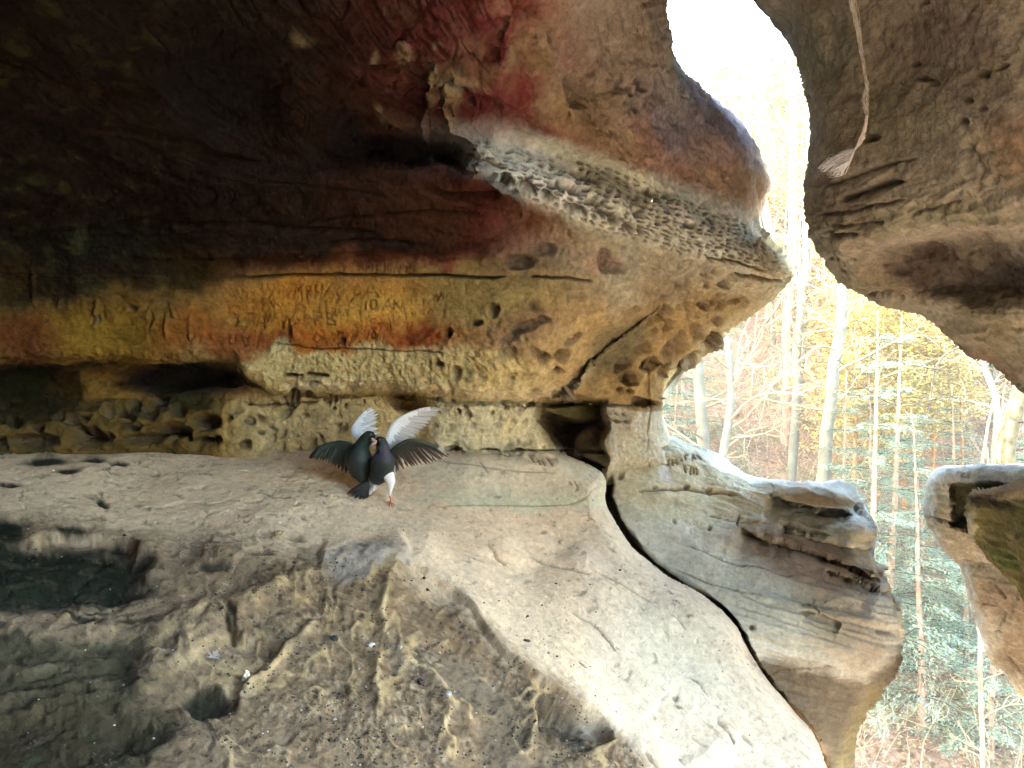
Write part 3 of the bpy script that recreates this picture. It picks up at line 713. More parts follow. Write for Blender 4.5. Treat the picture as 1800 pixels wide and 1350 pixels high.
def floor_disp(P, U, V, N):
    wb = 22 * fbm(np.stack([U * .02, V * .02, U * 0 + 5], -1), 3, seed=70)
    vb = np.interp(U, [-300, 0, 300, 520, 700, 790, 860, 1000, 1100, 1250], [905, 915, 950, 958, 985, 1045, 1110, 1225, 1300, 1430])
    rough = sst(-45, 50, V + wb - vb)
    warp = fbm(P * 2.5, 3, seed=71)
    h = 0.03 * fbm(P * 1.8, 3, seed=72) + 0.009 * fbm(P * 4, 3, 0.45, seed=74) * (0.2 + rough)
    flow = ridged(np.stack([P[:, 0] * 5.0 + P[:, 1] * 3.2 + warp, P[:, 0] * 1.2 - P[:, 1] * 1.5, P[:, 2] * 4], -1), 4, 0.55, seed=76)
    h += 0.004 * (flow - 0.55) * rough
    aa = np.arctan2(V - 900, U - 690); rr_ = np.hypot(U - 690, V - 900)
    wq = fbm(np.stack([U * .008, V * .008, U * 0], -1), 3, seed=401)
    rad = ridged(np.stack([aa * 3.2 + 1.6 * wq, rr_ * 0.0045 + wq, U * 0], -1), 2, 0.4, seed=403)
    h += 0.010 * (rad - 0.5) * rough * sst(60, 200, rr_)
    plate = ridged(np.stack([aa * 2.0 + wq, rr_ * 0.016 + 1.5 * wq, U * 0 + 3], -1), 2, 0.45, seed=405)
    h += 0.006 * (plate - 0.5) * rough
    slots = ridged(np.stack([U * .004, (V - 0.08 * U) * .017 + .5 * wq, U * 0], -1), 3, 0.6, seed=407)
    h += 0.012 * (slots - 0.6) * sst(420, 200, U) * sst(915, 970, V)
    h += 0.0016 * fbm(P * 30, 3, 0.6, seed=409) * (0.6 + rough)
    # fine scour marks running down the slope
    sc1 = fbm(np.stack([P[:, 0] * 26 - P[:, 1] * 6, P[:, 0] * 6 + P[:, 1] * 9, P[:, 2] * 40], -1), 4, 0.6, seed=79)
    h += 0.0035 * sc1 * (0.6 + rough)
    grit = fbm(P * 45, 3, 0.6, seed=81)
    gm = rough * sst(-0.1, 0.35, fbm(P * 4, 3, seed=83))
    h += 0.0032 * grit * gm
    w1, w2, ci = worley(P * 26, 17)
    chips = sst(0.38, 0.15, w1) * (ci > 0.72) * np.clip(rough + 0.15, 0, 1)
    h -= 0.005 * chips
    band = sst(1010, 940, V + 0.15 * (U - 300)) * (V > 800)
    dents = fbm(np.stack([P[:, 0] * 12 + P[:, 1] * 4, P[:, 1] * 20, P[:, 2] * 30], -1), 4, 0.6, seed=85)
    h -= 0.012 * sst(0.25, 0.5, dents) * band * sst(900, 500, U)
    cav = np.zeros(len(U))
    wu = 9 * fbm(np.stack([U * .03, V * .03, U * 0 + 2], -1), 4, 0.6, seed=86)
    for (u0, v0, ru, rv, a, dp) in HOLES_FLOOR:
        k = min(1.0, rv / 14.0)
        e = ell(U + wu * k, V - wu * k, u0, v0, ru, rv, a, 0.45)
        h -= dp * (0.14 if u0 < 330 and ru > 20 else 0.25 if ru > 30 else 0.35) * e; cav = np.maximum(cav, e)
    for pl, w, a in RIDGES_FLOOR:
        h += a * 0.5 * stroke(U + wu * .6, V + wu * .6, spline(pl, 4), w, 1.0, 0.1)
    # overhung lips running to the lower right
    for pl, a, L in (([(700, 985), (800, 1030), (860, 1110), (930, 1180), (1000, 1225), (1090, 1300)], .042, 60), ([(1200, 1350), (1160, 1290), (1130, 1260)], .03, 30), ([(760, 930), (870, 975), (960, 985)], .02, 30), ([(940, 1235), (990, 1228), (1060, 1260), (1085, 1300)], .10, 40),
                     ([(395, 1085), (410, 1115), (440, 1130), (500, 1138)], .05, 24), ([(230, 1000), (245, 960), (200, 940), (100, 935), (0, 950)][::-1], .05, 40)):
        h -= step(U + wu * .5, V + wu * .5, spline(pl, 4), a, 7, L, 0.15)
    # thin cracks and strata on the smooth slope
    cr = np.zeros(len(U))
    for pl, w, dp in (([(855, 958), (872, 975), (890, 990)], 1.3, .02), ([(815, 972), (850, 985)], 1.2, .012), ([(1060, 850), (1000, 885), (850, 888), (760, 895)], 1.2, .004), ([(930, 975), (990, 1000), (1040, 1015)], 1.3, .012), ([(1130, 1320), (1160, 1350)], 1.6, .02),
                      ([(1040, 1005), (1100, 1030), (1150, 1060)], 1.2, .008), ([(1000, 1075), (1050, 1110), (1080, 1150)], 1.3, .01), ([(1260, 1265), (1280, 1290), (1290, 1310)], 1.5, .02), ([(760, 812), (860, 826), (980, 830)], 1.3, .004)):
        g = stroke(U + wu * .3, V, spline(pl, 4), w, 1.0, 0.15); h -= dp * g; cr = np.maximum(cr, g)
    sl = np.stack([(U + V) * .012, (V - U) * .085, U * 0], -1); sld = sst(0.46, 0.60, fbm(sl, 3, 0.6, seed=421)) * sst(850, 1000, U + 0.6 * (V - 1100)) * sst(930, 1010, V) * (1 - rough)
    h -= 0.003 * sld
    # seam full of small pits where the pillar meets the ledge
    sm = stroke(U, V, [(740, 797), (850, 799), (960, 797)], 3.2, 1.0, 0.1) * sst(-0.1, 0.3, fbm(P * 30, 2, seed=88))
    h -= 0.03 * sm
    tx = glyphs(U, V, CARVE_FLOOR, 1.5, 1.0)
    h += 0.010 * tx
    return h, {'cav': cav, 'rough': rough, 'crack': np.maximum(np.maximum(cr, sm), 0.5 * sld), 'text': -tx, 'chips': chips, 'dents': sst(0.25, 0.5, dents) * band * sst(900, 500, U), 'flow': rad, 'slots': slots, 'gm': gm}

def floor_colour(P, U, V, N, h, I):
    n = len(U)
    wx = 30 * fbm(np.stack([U * .011, V * .011, U * 0], -1), 4, 0.6, seed=91)
    wy = 24 * fbm(np.stack([U * .011, V * .011, U * 0 + 7], -1), 4, 0.6, seed=93)
    u, v = U + wx, V + wy
    n1 = fbm(P * 3, 4, 0.6, seed=95); n2 = fbm(P * 14, 4, 0.6, seed=96) * (0.3 + 0.7 * I['rough']); n3 = fbm(P * 50, 3, 0.6, seed=97)
    C = np.tile(np.array([0.78, 0.59, 0.40]), (n, 1))
    E = lambda *a: ell(u, v, *a)
    C = paint(C, I['rough'] * 0.92, (0.185, 0.115, 0.06))
    dash = fbm(np.stack([P[:, 0] * 16 + P[:, 1] * 4, P[:, 1] * 26, P[:, 2] * 40], -1), 5, 0.68, seed=411); patch_ = sst(-0.25, 0.35, fbm(P * 3.3, 3, seed=413))
    C = paint(C, sst(0.12, 0.34, dash) * (0.25 + 0.75 * patch_) * np.clip(I['rough'] + 0.25 * (U < 700), 0, 1) * 0.75, (0.085, 0.06, 0.038))
    C = paint(C, sst(0.2, 0.45, -dash) * I['rough'] * 0.4, (0.46, 0.36, 0.24))
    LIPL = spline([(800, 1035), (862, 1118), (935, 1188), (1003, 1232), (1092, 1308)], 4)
    C = paint(C, step(U + .2 * wx, V + .2 * wy, LIPL, 1.0, 10, 22, .25) * 0.6 * sst(880, 960, U), (0.05, 0.04, 0.028))  # shade under the lip painted in, along with dark moss
    C = paint(C, sst(980, 1100, u) * (1 - I['rough']) * 0.8, (0.68, 0.57, 0.43))
    C = paint(C, E(950, 830, 220, 60, 3, .4) * 0.7, (0.64, 0.59, 0.44))
    C = paint(C, E(900, 875, 180, 16, 0, .5) * 0.6, (0.56, 0.57, 0.40))
    C = paint(C, stroke(U, V, [(760, 892), (900, 886), (1000, 878), (1056, 868)], 4, 1, .1) * sst(-.1, .3, n2) * 0.8, (0.60, 0.62, 0.34))
    C = paint(C, E(1200, 1150, 120, 70, 45, .6) * 0.5, (0.62, 0.60, 0.47))
    C = paint(C, E(1110, 1010, 140, 26, 22, .6) * 0.4, (0.64, 0.53, 0.43))
    C = paint(C, E(640, 985, 80, 30, -8, .4) * 0.7, (0.40, 0.36, 0.31))
    C = paint(C, E(800, 1190, 120, 40, 25, .5) * 0.5, (0.20, 0.165, 0.125))
    for pl, w_ in (([(700, 985), (672, 1060), (678, 1120), (660, 1190), (668, 1240), (690, 1270)], 5), ([(560, 1090), (520, 1130), (480, 1170), (430, 1210)], 6), ([(690, 1140), (760, 1190), (790, 1240), (770, 1300)], 4), ([(935, 1210), (945, 1260), (930, 1320)], 5), ([(560, 1000), (470, 1050), (330, 1090), (240, 1160)], 12), ([(240, 1225), (300, 1180), (420, 1110)], 9)):
        C = paint(C, stroke(U + .3 * wx, V + .3 * wy, spline(pl, 4), w_, 1.0, .15) * 0.75, (0.58, 0.41, 0.21))
    C = paint(C, E(1000, 1265, 95, 26, 27, .5) * (0.45 + 0.5 * sst(-.3, .3, n2)), (0.035, 0.032, 0.026))  # shadow below the lip painted over this hollow
    C = paint(C, E(900, 1320, 40, 60, 0, .5) * 0.5, (0.11, 0.09, 0.06))
    C = paint(C, I['gm'] * sst(0.0, 0.3, n3) * 0.7, (0.10, 0.07, 0.045))
    C = paint(C, I['gm'] * sst(0.35, 0.5, -n3) * 0.5, (0.42, 0.36, 0.28))
    C = paint(C, sst(0.78, 0.95, I['flow']) * I['rough'] * 0.75, (0.52, 0.36, 0.18))
    C = paint(C, sst(0.45, 0.2, I['flow']) * I['rough'] * 0.3, (0.14, 0.10, 0.065))
    wq_ = 0.8 * wx + 14 * n2 + 22 * n1
    for a_ in ((60, 1012, 205, 66, -2), (12, 928, 44, 20, 0), (190, 1142, 42, 14, 0), (50, 1152, 95, 15, 0), (60, 1196, 130, 13, -6), (205, 1190, 26, 24, 0), (130, 1232, 120, 12, -10), (70, 1320, 210, 58, -8), (262, 1292, 40, 26, 0), (362, 1232, 42, 26, 10)):
        C = paint(C, ell(U + wq_, V - .5 * wq_, *a_, .22) * 0.96, (0.009, 0.009, 0.006))  # hollows near-black: moss plus their own shade painted in
    C = paint(C, sst(0.05, 0.35, n1) * I['rough'] * 0.4, (0.13, 0.10, 0.07))
    C = paint(C, sst(520, 250, U) * sst(880, 960, V) * sst(1000, 900, U) * 0.35, (0.34, 0.25, 0.17))
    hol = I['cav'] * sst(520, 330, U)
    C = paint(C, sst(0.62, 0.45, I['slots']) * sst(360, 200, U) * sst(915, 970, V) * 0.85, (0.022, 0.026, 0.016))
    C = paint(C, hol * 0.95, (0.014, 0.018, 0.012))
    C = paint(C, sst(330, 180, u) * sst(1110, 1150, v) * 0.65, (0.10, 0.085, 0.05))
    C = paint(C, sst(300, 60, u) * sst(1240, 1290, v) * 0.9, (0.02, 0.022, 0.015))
    C = paint(C, sst(520, 120, u) * sst(1060, 1300, v) * 0.8, (0.042, 0.030, 0.016))  # falloff of light to the lower left put into the colour
    C = paint(C, sst(0.25, 0.6, n2) * sst(330, 150, U) * sst(1090, 1120, V) * 0.45, (0.045, 0.06, 0.03))
    C = paint(C, I['cav'] * sst(330, 520, U) * 0.5, (0.12, 0.09, 0.06))
    C = paint(C, I['dents'] * 0.55, (0.16, 0.12, 0.08))
    C = paint(C, I['chips'] * 0.65, (0.06, 0.045, 0.03))
    C = paint(C, I['crack'] * 0.6, (0.16, 0.11, 0.07))
    C = paint(C, np.clip(I['text'], 0, 1) * 0.7, (0.14, 0.10, 0.07))
    sp = fbm(np.stack([P[:, 0] * 18 - P[:, 1] * 5, P[:, 0] * 5 + P[:, 1] * 7, P[:, 2] * 30], -1), 4, 0.6, seed=98)
    C = paint(C, sst(0.42, 0.6, sp) * 0.55 * (U > 700), (0.17, 0.13, 0.10))
    C = C * (1 + 0.14 * n1 + 0.22 * n2)[:, None]
    return np.clip(C, 0.008, 0.85)

fus = ticks(-2400, -300, 60) + ticks(-300, -20, 14) + ticks(-20, 1470, 2.3) + ticks(1470, 1560, 8) + ticks(1560, 1860, 60)
fvs = ticks(730, 780, 10) + ticks(780, 900, 1.6) + ticks(900, 1370, 2.4) + ticks(1370, 1480, 12) + ticks(1480, 3560, 70)
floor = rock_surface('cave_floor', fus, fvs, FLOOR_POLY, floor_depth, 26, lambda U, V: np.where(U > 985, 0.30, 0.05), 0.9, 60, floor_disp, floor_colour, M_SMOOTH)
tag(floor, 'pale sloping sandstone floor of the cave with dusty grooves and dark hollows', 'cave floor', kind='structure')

# ---------- boulder beyond the crack
CRACKL = spline([(990, 800), (1045, 828), (1060, 848), (1059, 880), (1080, 922), (1118, 972), (1180, 1020), (1240, 1056), (1292, 1104), (1318, 1155), (1342, 1192), (1400, 1258), (1432, 1300), (1452, 1352)], 4)
BOULDER_POLY = rough_poly([(985, 792), (1060, 788), (1120, 782), (1172, 770), (1215, 782), (1262, 800), (1300, 826), (1330, 842), (1380, 846), (1440, 852), (1488, 853), (1510, 868), (1512, 888), (1500, 896), (1524, 908), (1540, 934),
    (1524, 958), (1536, 988), (1552, 1018), (1574, 1062), (1580, 1100), (1578, 1160), (1556, 1200), (1528, 1242), (1506, 1282), (1500, 1352), (1490, 1500), (1400, 1600), (1300, 1500), (1150, 1200), (1000, 1050), (960, 900), (950, 830)], 6, 1.6, 8)
_boulder_rbf = tps([
    (960, 800, 4.5), (1000, 950, 4.3), (1100, 780, 4.5), (1100, 850, 4.3), (1100, 950, 4.08), (1200, 790, 4.65), (1200, 900, 4.25), (1200, 1050, 3.82), (1300, 840, 4.65), (1300, 950, 4.1), (1300, 1100, 3.65), (1300, 1250, 3.85),
    (1450, 870, 4.4), (1480, 950, 4.05), (1500, 1050, 3.75), (1520, 1130, 3.7), (1450, 1150, 3.62), (1450, 1250, 3.9), (1450, 1350, 4.15), (1350, 1350, 4.05), (1400, 1500, 4.4), (1100, 1200, 3.95), (1200, 1400, 4.1)])
def boulder_depth(U, V):
    d = _boulder_rbf(U, V)
    # overhanging rim above the brown underside
    rim = np.interp(U, [1300, 1380, 1450, 1520, 1570], [1150, 1158, 1160, 1175, 1130])
    d = d + 0.12 * sst(0, 50, V - rim) * (U > 1250)
    # stacked shelves, each a step back under its edge
    for pl, a, L in (([(1350, 870), (1400, 885), (1440, 893), (1500, 900)], .26, 34), ([(1385, 898), (1420, 905), (1480, 910)], .07, 18), ([(1370, 922), (1420, 940), (1480, 955), (1540, 962)], .18, 34), ([(1300, 925), (1350, 948), (1420, 968), (1500, 995), (1560, 1025)], .17, 45),
                     ([(1450, 1003), (1500, 1020), (1565, 1042)], .08, 14), ([(1412, 1074), (1440, 1080), (1480, 1092)], .05, 20)):
        d = d + step(U, V + 3 * fbm(np.stack([U * .04, V * .04, U * 0], -1), 3, seed=4), spline(pl, 4), a, 5, L, 0.10)
    dc, _, _, _, _ = pdist(U, V, CRACKL)
    ins = inside(U, V, FLOOR_POLY)
    wd = np.interp(V, [800, 850, 900, 1000, 1100, 1200, 1350], [14, 19, 18, 11, 8, 6, 5])
    d = d + 0.32 * np.where(ins, 1.0, sst(wd + 3, wd - 5, dc)) * (V > 796)
    d = d - stroke(U, V, [(1360, 862), (1420, 866), (1490, 872)], 16, .13, .15) - stroke(U, V, [(1440, 925), (1500, 935), (1530, 938)], 18, .07, .15)
    return d

def boulder_disp(P, U, V, N):
    bed = fbm(anis(P, 2.0, 2.0, 34, 0.30, 0.1), 5, 0.62, seed=101)
    bed2 = ridged(anis(P, 0.8, 0.8, 9, 0.30, 0.1), 3, 0.6, seed=103)
    right = sst(1180, 1380, U)
    h = 0.03 * fbm(P * 1.8, 4, seed=105) + 0.012 * fbm(P * 7, 4, seed=106) + (0.004 + 0.013 * right) * bed + 0.022 * right * (bed2 - 0.5)
    h += 0.02 * fbm(P * 3.2, 4, 0.6, seed=112) * right
    cr = np.zeros(len(U))
    for pl, w, dp in (([(1120, 864), (1180, 862), (1240, 866), (1300, 874)], 2.2, .015), ([(1300, 930), (1340, 948), (1420, 972), (1500, 1000), (1555, 1026)], 3.5, .02), ([(1450, 1006), (1500, 1022), (1560, 1040)], 2.5, .04),
                      ([(1200, 960), (1300, 990), (1400, 1010)], 1.2, .008), ([(1240, 905), (1300, 915), (1350, 922)], 1.0, .006), ([(1370, 920), (1420, 935), (1460, 945)], 2.0, .04), ([(1180, 1000), (1260, 1030), (1340, 1042)], 1.2, .008),
                      ([(1345, 1192), (1400, 1180), (1470, 1176)], 1.2, .01), ([(1350, 870), (1400, 887), (1490, 900)], 2.4, .05), ([(1390, 903), (1480, 912)], 2, .03), ([(1540, 1110), (1570, 1114)], 3, .02), ([(1297, 928), (1296, 915), (1301, 905)], 1.2, .03), ([(1230, 858), (1262, 872)], 1.5, .01)):
        g = stroke(U, V + 2 * fbm(np.stack([U * .05, V * .05, U * 0], -1), 3, seed=6), spline(pl, 4), w, 1.0, 0.12); h -= dp * g; cr = np.maximum(cr, g)
    for (u0, v0, ru, rv, a, dp) in ((1205, 857, 5, 4, 0, .04), (1245, 862, 5, 3, 20, .03), (1184, 918, 3, 5, -30, .02), (1246, 930, 4, 5, 0, .02), (1322, 1104, 5, 5, 0, .03), (1425, 1076, 16, 4, 5, .03), (1150, 858, 5, 3, 0, .02), (1092, 835, 5, 8, 30, .02)):
        m = box_mask(U, V, u0 - 30, u0 + 30, v0 - 30, v0 + 30)
        e = ell(U[m], V[m], u0, v0, ru, rv, a, .35); h[m] -= dp * e; cr[m] = np.maximum(cr[m], e * .8)
    seam = stroke(U, V, [(985, 793), (1040, 794), (1110, 796)], 2.4, 1.0, .1); h -= 0.03 * seam; cr = np.maximum(cr, seam)
    tx = glyphs(U, V, CARVE_BOULDER, 1.5, 1.0)
    h += 0.012 * tx
    return h, {'bed': bed, 'crack': cr, 'text': -tx, 'right': right}

def boulder_colour(P, U, V, N, h, I):
    n = len(U)
    wx = 26 * fbm(np.stack([U * .012, V * .02, U * 0], -1), 4, 0.6, seed=121)
    u, v = U + wx, V + 0.6 * wx
    n1 = fbm(P * 3, 4, 0.6, seed=123); n2 = fbm(P * 14, 4, 0.6, seed=124)
    st = fbm(anis(P, 3, 3, 60, 0.30), 4, 0.65, seed=125)
    E = lambda *a: ell(u, v, *a)
    C = np.tile(np.array([0.60, 0.62, 0.57]), (n, 1))
    C = paint(C, E(1180, 850, 170, 55, 10, .5) * 0.75, (0.66, 0.62, 0.44))
    C = paint(C, E(1200, 900, 130, 30, 8, .5) * 0.4, (0.60, 0.62, 0.45))
    C = paint(C, E(1380, 1080, 170, 70, 20, .6) * 0.75, (0.40, 0.40, 0.32))
    C = paint(C, E(1480, 1090, 90, 60, 50, .5) * 0.6, (0.27, 0.20, 0.12))
    C = paint(C, E(1420, 985, 130, 40, 18, .5) * 0.75, (0.22, 0.13, 0.08))
    C = paint(C, E(1460, 940, 90, 16, 10, .5) * 0.5, (0.38, 0.38, 0.26))
    C = paint(C, sst(-6, 26, v - np.interp(U, [1300, 1380, 1450, 1520, 1570], [1150, 1158, 1160, 1175, 1130])) * 0.9 * (U > 1240), (0.115, 0.095, 0.065))  # brown underside, with its downward-facing shade painted in
    C = paint(C, sst(1500, 1530, U - 0.3 * (1200 - V)) * sst(1180, 1230, V) * 0.6, (0.33, 0.29, 0.16))
    C = paint(C, ell(U, V, 1440, 880, 66, 9, 6, .35) * 0.7, (0.20, 0.13, 0.07))
    C = paint(C, sst(0.55, 0.85, st + 0.3 * n2) * I['right'] * 0.5, (0.16, 0.11, 0.08))
    C = paint(C, E(1420, 850, 90, 12, 3, .4) * 0.5, (0.56, 0.53, 0.54))
    # chalky white marks
    C = paint(C, ell(U + .2 * wx, V, 1168, 833, 10, 20, -18, .25) * 0.95, (0.82, 0.84, 0.86))
    C = paint(C, ell(U + .3 * wx, V, 1265, 820, 30, 9, 24, .25) * 0.9, (0.80, 0.82, 0.84))
    d, _, _, t, s = pdist(U, V, CRACKL)
    wd = np.interp(V, [800, 850, 900, 1000, 1100, 1200, 1350], [14, 19, 18, 11, 8, 6, 5])
    C = paint(C, sst(wd + 5, wd - 1, d + 0.2 * wx) * 0.95, (0.09, 0.06, 0.04))
    C = paint(C, I['crack'] * 0.7, (0.09, 0.055, 0.03))
    C = paint(C, np.clip(I['text'], 0, 1) * 0.8, (0.11, 0.08, 0.05))
    C = C * (1 + 0.12 * n1 + 0.16 * n2 + 0.12 * st)[:, None]
    return np.clip(C, 0.01, 0.86)

bus = ticks(930, 1320, 1.7) + ticks(1320, 1680, 2.3)
bvs = ticks(700, 900, 1.7) + ticks(900, 1370, 2.3) + ticks(1370, 1700, 12)
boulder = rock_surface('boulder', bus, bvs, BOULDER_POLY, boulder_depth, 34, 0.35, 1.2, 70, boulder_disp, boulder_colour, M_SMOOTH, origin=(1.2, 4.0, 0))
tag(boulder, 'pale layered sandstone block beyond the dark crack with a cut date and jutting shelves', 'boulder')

# ---------- hanging rock, upper right
HANG_POLY = rough_poly([(1330, 0), (1365, 35), (1392, 78), (1410, 130), (1422, 180), (1431, 228), (1424, 262), (1417, 330), (1418, 380), (1432, 420), (1455, 458), (1482, 492), (1520, 514), (1545, 530), (1600, 545), (1640, 562),
    (1680, 600), (1712, 626), (1752, 640), (1800, 682), (1900, 760), (2100, 830), (2300, 800), (2380, 300), (2300, -200), (1900, -420), (1400, -460), (1200, -360), (1180, -160), (1290, -50)], 6, 2.4, 12)
_hang_rbf = tps([(1330, 0, 3.1), (1200, -300, 2.6), (1400, 200, 3.0), (1420, 380, 2.95), (1500, 500, 3.0), (1640, 560, 2.95), (1800, 680, 2.8), (1600, 0, 2.35), (1600, 200, 2.42), (1600, 350, 2.5), (1800, 0, 1.95), (1800, 200, 2.0), (1800, 400, 2.2), (1700, 480, 2.55),
    (1800, 560, 2.5), (2300, 0, 1.5), (2300, 400, 1.6), (2300, 800, 1.9), (2900, 0, 1.2), (1600, -500, 1.6), (2300, -600, 1.2), (2900, -900, 1.0)])
def hang_depth(U, V):
    d = _hang_rbf(U, V)
    d = d + 0.18 * ell(U, V, 1690, 470, 150, 55, 6, .45)
    d = d + step(U, V, spline([(1480, 410), (1540, 425), (1640, 412), (1760, 400), (1850, 420)], 4), .10, 10, 50, .15)
    return d
PITS_HANG = [(1732, 130, 9, 7, 0, .03), (1705, 176, 8, 5, 20, .03), (1732, 190, 8, 5, 0, .02), (1620, 138, 12, 5, 10, .02), (1637, 146, 8, 5, 20, .02), (1603, 113, 8, 4, 0, .015), (1532, 243, 12, 6, -10, .035), (1575, 322, 14, 4, -12, .02), (1560, 80, 4, 5, 0, .01), (1700, 212, 12, 6, 0, .012), (1620, 5, 8, 4, 0, .02), (1470, 412, 26, 4, 4, .02), (1768, 118, 16, 4, -20, .012)]
def hang_disp(P, U, V, N):
    h = 0.03 * fbm(P * 2.2, 4, seed=131) + 0.020 * fbm(P * 8, 5, 0.6, seed=133) + 0.006 * (ridged(P * 22, 3, seed=134) - .5)
    low = sst(260, 330, V)
    h += 0.020 * (ridged(anis(P, 3, 3, 13, -0.25), 4, 0.6, seed=136) - .5) * low
    cr = np.zeros(len(U))
    for pl, w, dp in (([(1470, 355), (1520, 338), (1575, 320)], 5, .035), ([(1440, 330), (1500, 310), (1560, 290), (1610, 280)], 2.5, .012), ([(1430, 378), (1500, 372), (1540, 358)], 2.5, .015), ([(1600, 375), (1660, 362), (1690, 352)], 2.2, .012), ([(1455, 412), (1480, 414), (1510, 408)], 3, .03),
                      ([(1520, 514), (1560, 515), (1590, 520)], 2, .02), ([(1700, 250), (1730, 300), (1720, 340)], 2, .006), ([(1500, 490), (1480, 470), (1470, 450)], 2, .01), ([(1490, 365), (1600, 350)], 2, .015), ([(1455, 395), (1520, 392), (1560, 388)], 2, .012)):
        g = stroke(U, V + 3 * fbm(np.stack([U * .05, V * .05, U * 0], -1), 3, seed=7), spline(pl, 4), w, 1.0, 0.15); h -= dp * g; cr = np.maximum(cr, g)
    for (u0, v0, ru, rv, a, dp) in PITS_HANG:
        m = box_mask(U, V, u0 - 50, u0 + 50, v0 - 50, v0 + 50)
        e = ell(U[m], V[m], u0, v0, ru, rv, a, .35); h[m] -= dp * e; cr[m] = np.maximum(cr[m], e * .8)
    return h, {'crack': cr, 'low': low}
def hang_colour(P, U, V, N, h, I):
    n = len(U)
    wx = 36 * fbm(np.stack([U * .01, V * .012, U * 0], -1), 4, 0.6, seed=141)
    u, v = U + wx, V + 0.6 * wx
    n1 = fbm(P * 5, 4, 0.6, seed=143); n2 = fbm(P * 20, 4, 0.6, seed=144)
    E = lambda *a: ell(u, v, *a)
    C = np.tile(np.array([0.41, 0.37, 0.295]), (n, 1))
    C = paint(C, E(1450, 60, 70, 110, -20, .6) * 0.7, (0.26, 0.27, 0.23))
    C = paint(C, E(1570, 210, 70, 60, 0, .6) * 0.5, (0.26, 0.26, 0.17))
    C = paint(C, E(1660, 70, 100, 70, 0, .6) * 0.6, (0.21, 0.17, 0.17))
    C = paint(C, E(1780, 250, 50, 60, 0, .6) * 0.6, (0.33, 0.20, 0.11))
    C = paint(C, E(1740, 130, 60, 50, 0, .6) * 0.5, (0.33, 0.27, 0.19))
    C = paint(C, E(1600, 380, 160, 22, -4, .5) * 0.6, (0.30, 0.30, 0.20))
    C = paint(C, E(1480, 370, 60, 70, 0, .6) * 0.4, (0.22, 0.16, 0.11))
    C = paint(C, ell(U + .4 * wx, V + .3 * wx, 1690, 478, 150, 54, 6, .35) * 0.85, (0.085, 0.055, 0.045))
    C = paint(C, E(1530, 500, 60, 26, 20, .6) * 0.6, (0.26, 0.21, 0.12))
    C = paint(C, stroke(U, V, [(1640, 570), (1700, 615), (1750, 636), (1800, 675)], 14, 1, .1) * 0.6, (0.22, 0.12, 0.07))
    C = paint(C, E(1740, 580, 70, 40, 30, .6) * 0.5, (0.24, 0.20, 0.10))
    C = paint(C, sst(0.15, 0.45, n1) * 0.35, (0.36, 0.33, 0.24))
    C = paint(C, I['crack'] * 0.75, (0.085, 0.055, 0.05))
    C = C * (1 + 0.16 * n1 + 0.26 * n2)[:, None]
    return np.clip(C, 0.01, 0.85)
hus = ticks(1050, 1300, 14) + ticks(1300, 1820, 2.2) + ticks(1820, 1960, 12) + ticks(1960, 2960, 60)
hvs = ticks(-920, -260, 50) + ticks(-260, -20, 14) + ticks(-20, 760, 2.2) + ticks(760, 980, 12)
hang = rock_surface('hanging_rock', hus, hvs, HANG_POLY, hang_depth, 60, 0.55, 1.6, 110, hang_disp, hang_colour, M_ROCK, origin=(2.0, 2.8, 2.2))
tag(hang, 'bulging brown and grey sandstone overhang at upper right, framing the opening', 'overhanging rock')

# ---------- right-hand blocks
FAR_POLY = rough_poly([(1634, 846), (1645, 828), (1672, 821), (1740, 818), (1820, 820), (2100, 815), (2500, 830), (2500, 1500), (1900, 1400), (1830, 1260), (1800, 1226), (1768, 1180), (1740, 1160), (1718, 1100), (1706, 1056), (1694, 1010), (1684, 984), (1655, 958), (1634, 925), (1630, 905), (1628, 880)], 6, 1.2, 15)
_far_rbf = tps([(1640, 850, 4.7), (1640, 930, 4.8), (1700, 1000, 5.0), (1720, 1100, 5.2), (1800, 1200, 5.3), (1720, 850, 4.4), (1800, 850, 4.1), (1800, 1000, 4.5), (2100, 850, 3.2), (2100, 1200, 3.8), (2500, 900, 2.6), (2500, 1400, 3.0)])
def far_depth(U, V):
    d = _far_rbf(U, V)
    d = d + 0.22 * sst(1668, 1680, U) * sst(845, 852, V - 0.04 * (U - 1670)) * sst(930, 918, V)
    for pl, a, L in (([(1632, 908), (1680, 925), (1720, 938), (1800, 960)], .10, 26), ([(1680, 984), (1720, 990), (1770, 1002), (1800, 1010)], .16, 40), ([(1700, 1055), (1740, 1068), (1770, 1075)], .06, 30)):
        d = d + step(U, V, pl, a, 4, L, .06)
    return d
def far_disp(P, U, V, N):
    bed = fbm(anis(P, 1.5, 1.5, 26, 0.15), 4, 0.6, seed=151)
    h = 0.03 * fbm(P * 2.2, 4, seed=152) + 0.018 * fbm(P * 8, 4, 0.6, seed=153) + 0.010 * bed
    cr = np.zeros(len(U))
    for pl, w, dp in (([(1632, 908), (1660, 915), (1720, 937)], 2.5, .05), ([(1682, 984), (1760, 1000)], 1.8, .03), ([(1745, 1028), (1766, 1054)], 2.2, .05), ([(1722, 1060), (1760, 1073)], 1.8, .04), ([(1770, 1155), (1800, 1190)], 2, .03)):
        g = stroke(U, V, pl, w, 1.0, .12); h -= dp * g; cr = np.maximum(cr, g)
    tx = glyphs(U, V, sc([[(372, 204), (348, 208), (342, 218), (352, 225), (376, 222)], [(406, 204), (384, 226), (402, 224)]], 3.857, 1600, 780), 1.2, 1.0)
    h += 0.012 * tx
    return h, {'crack': np.maximum(cr, -tx * .8), 'bed': bed}
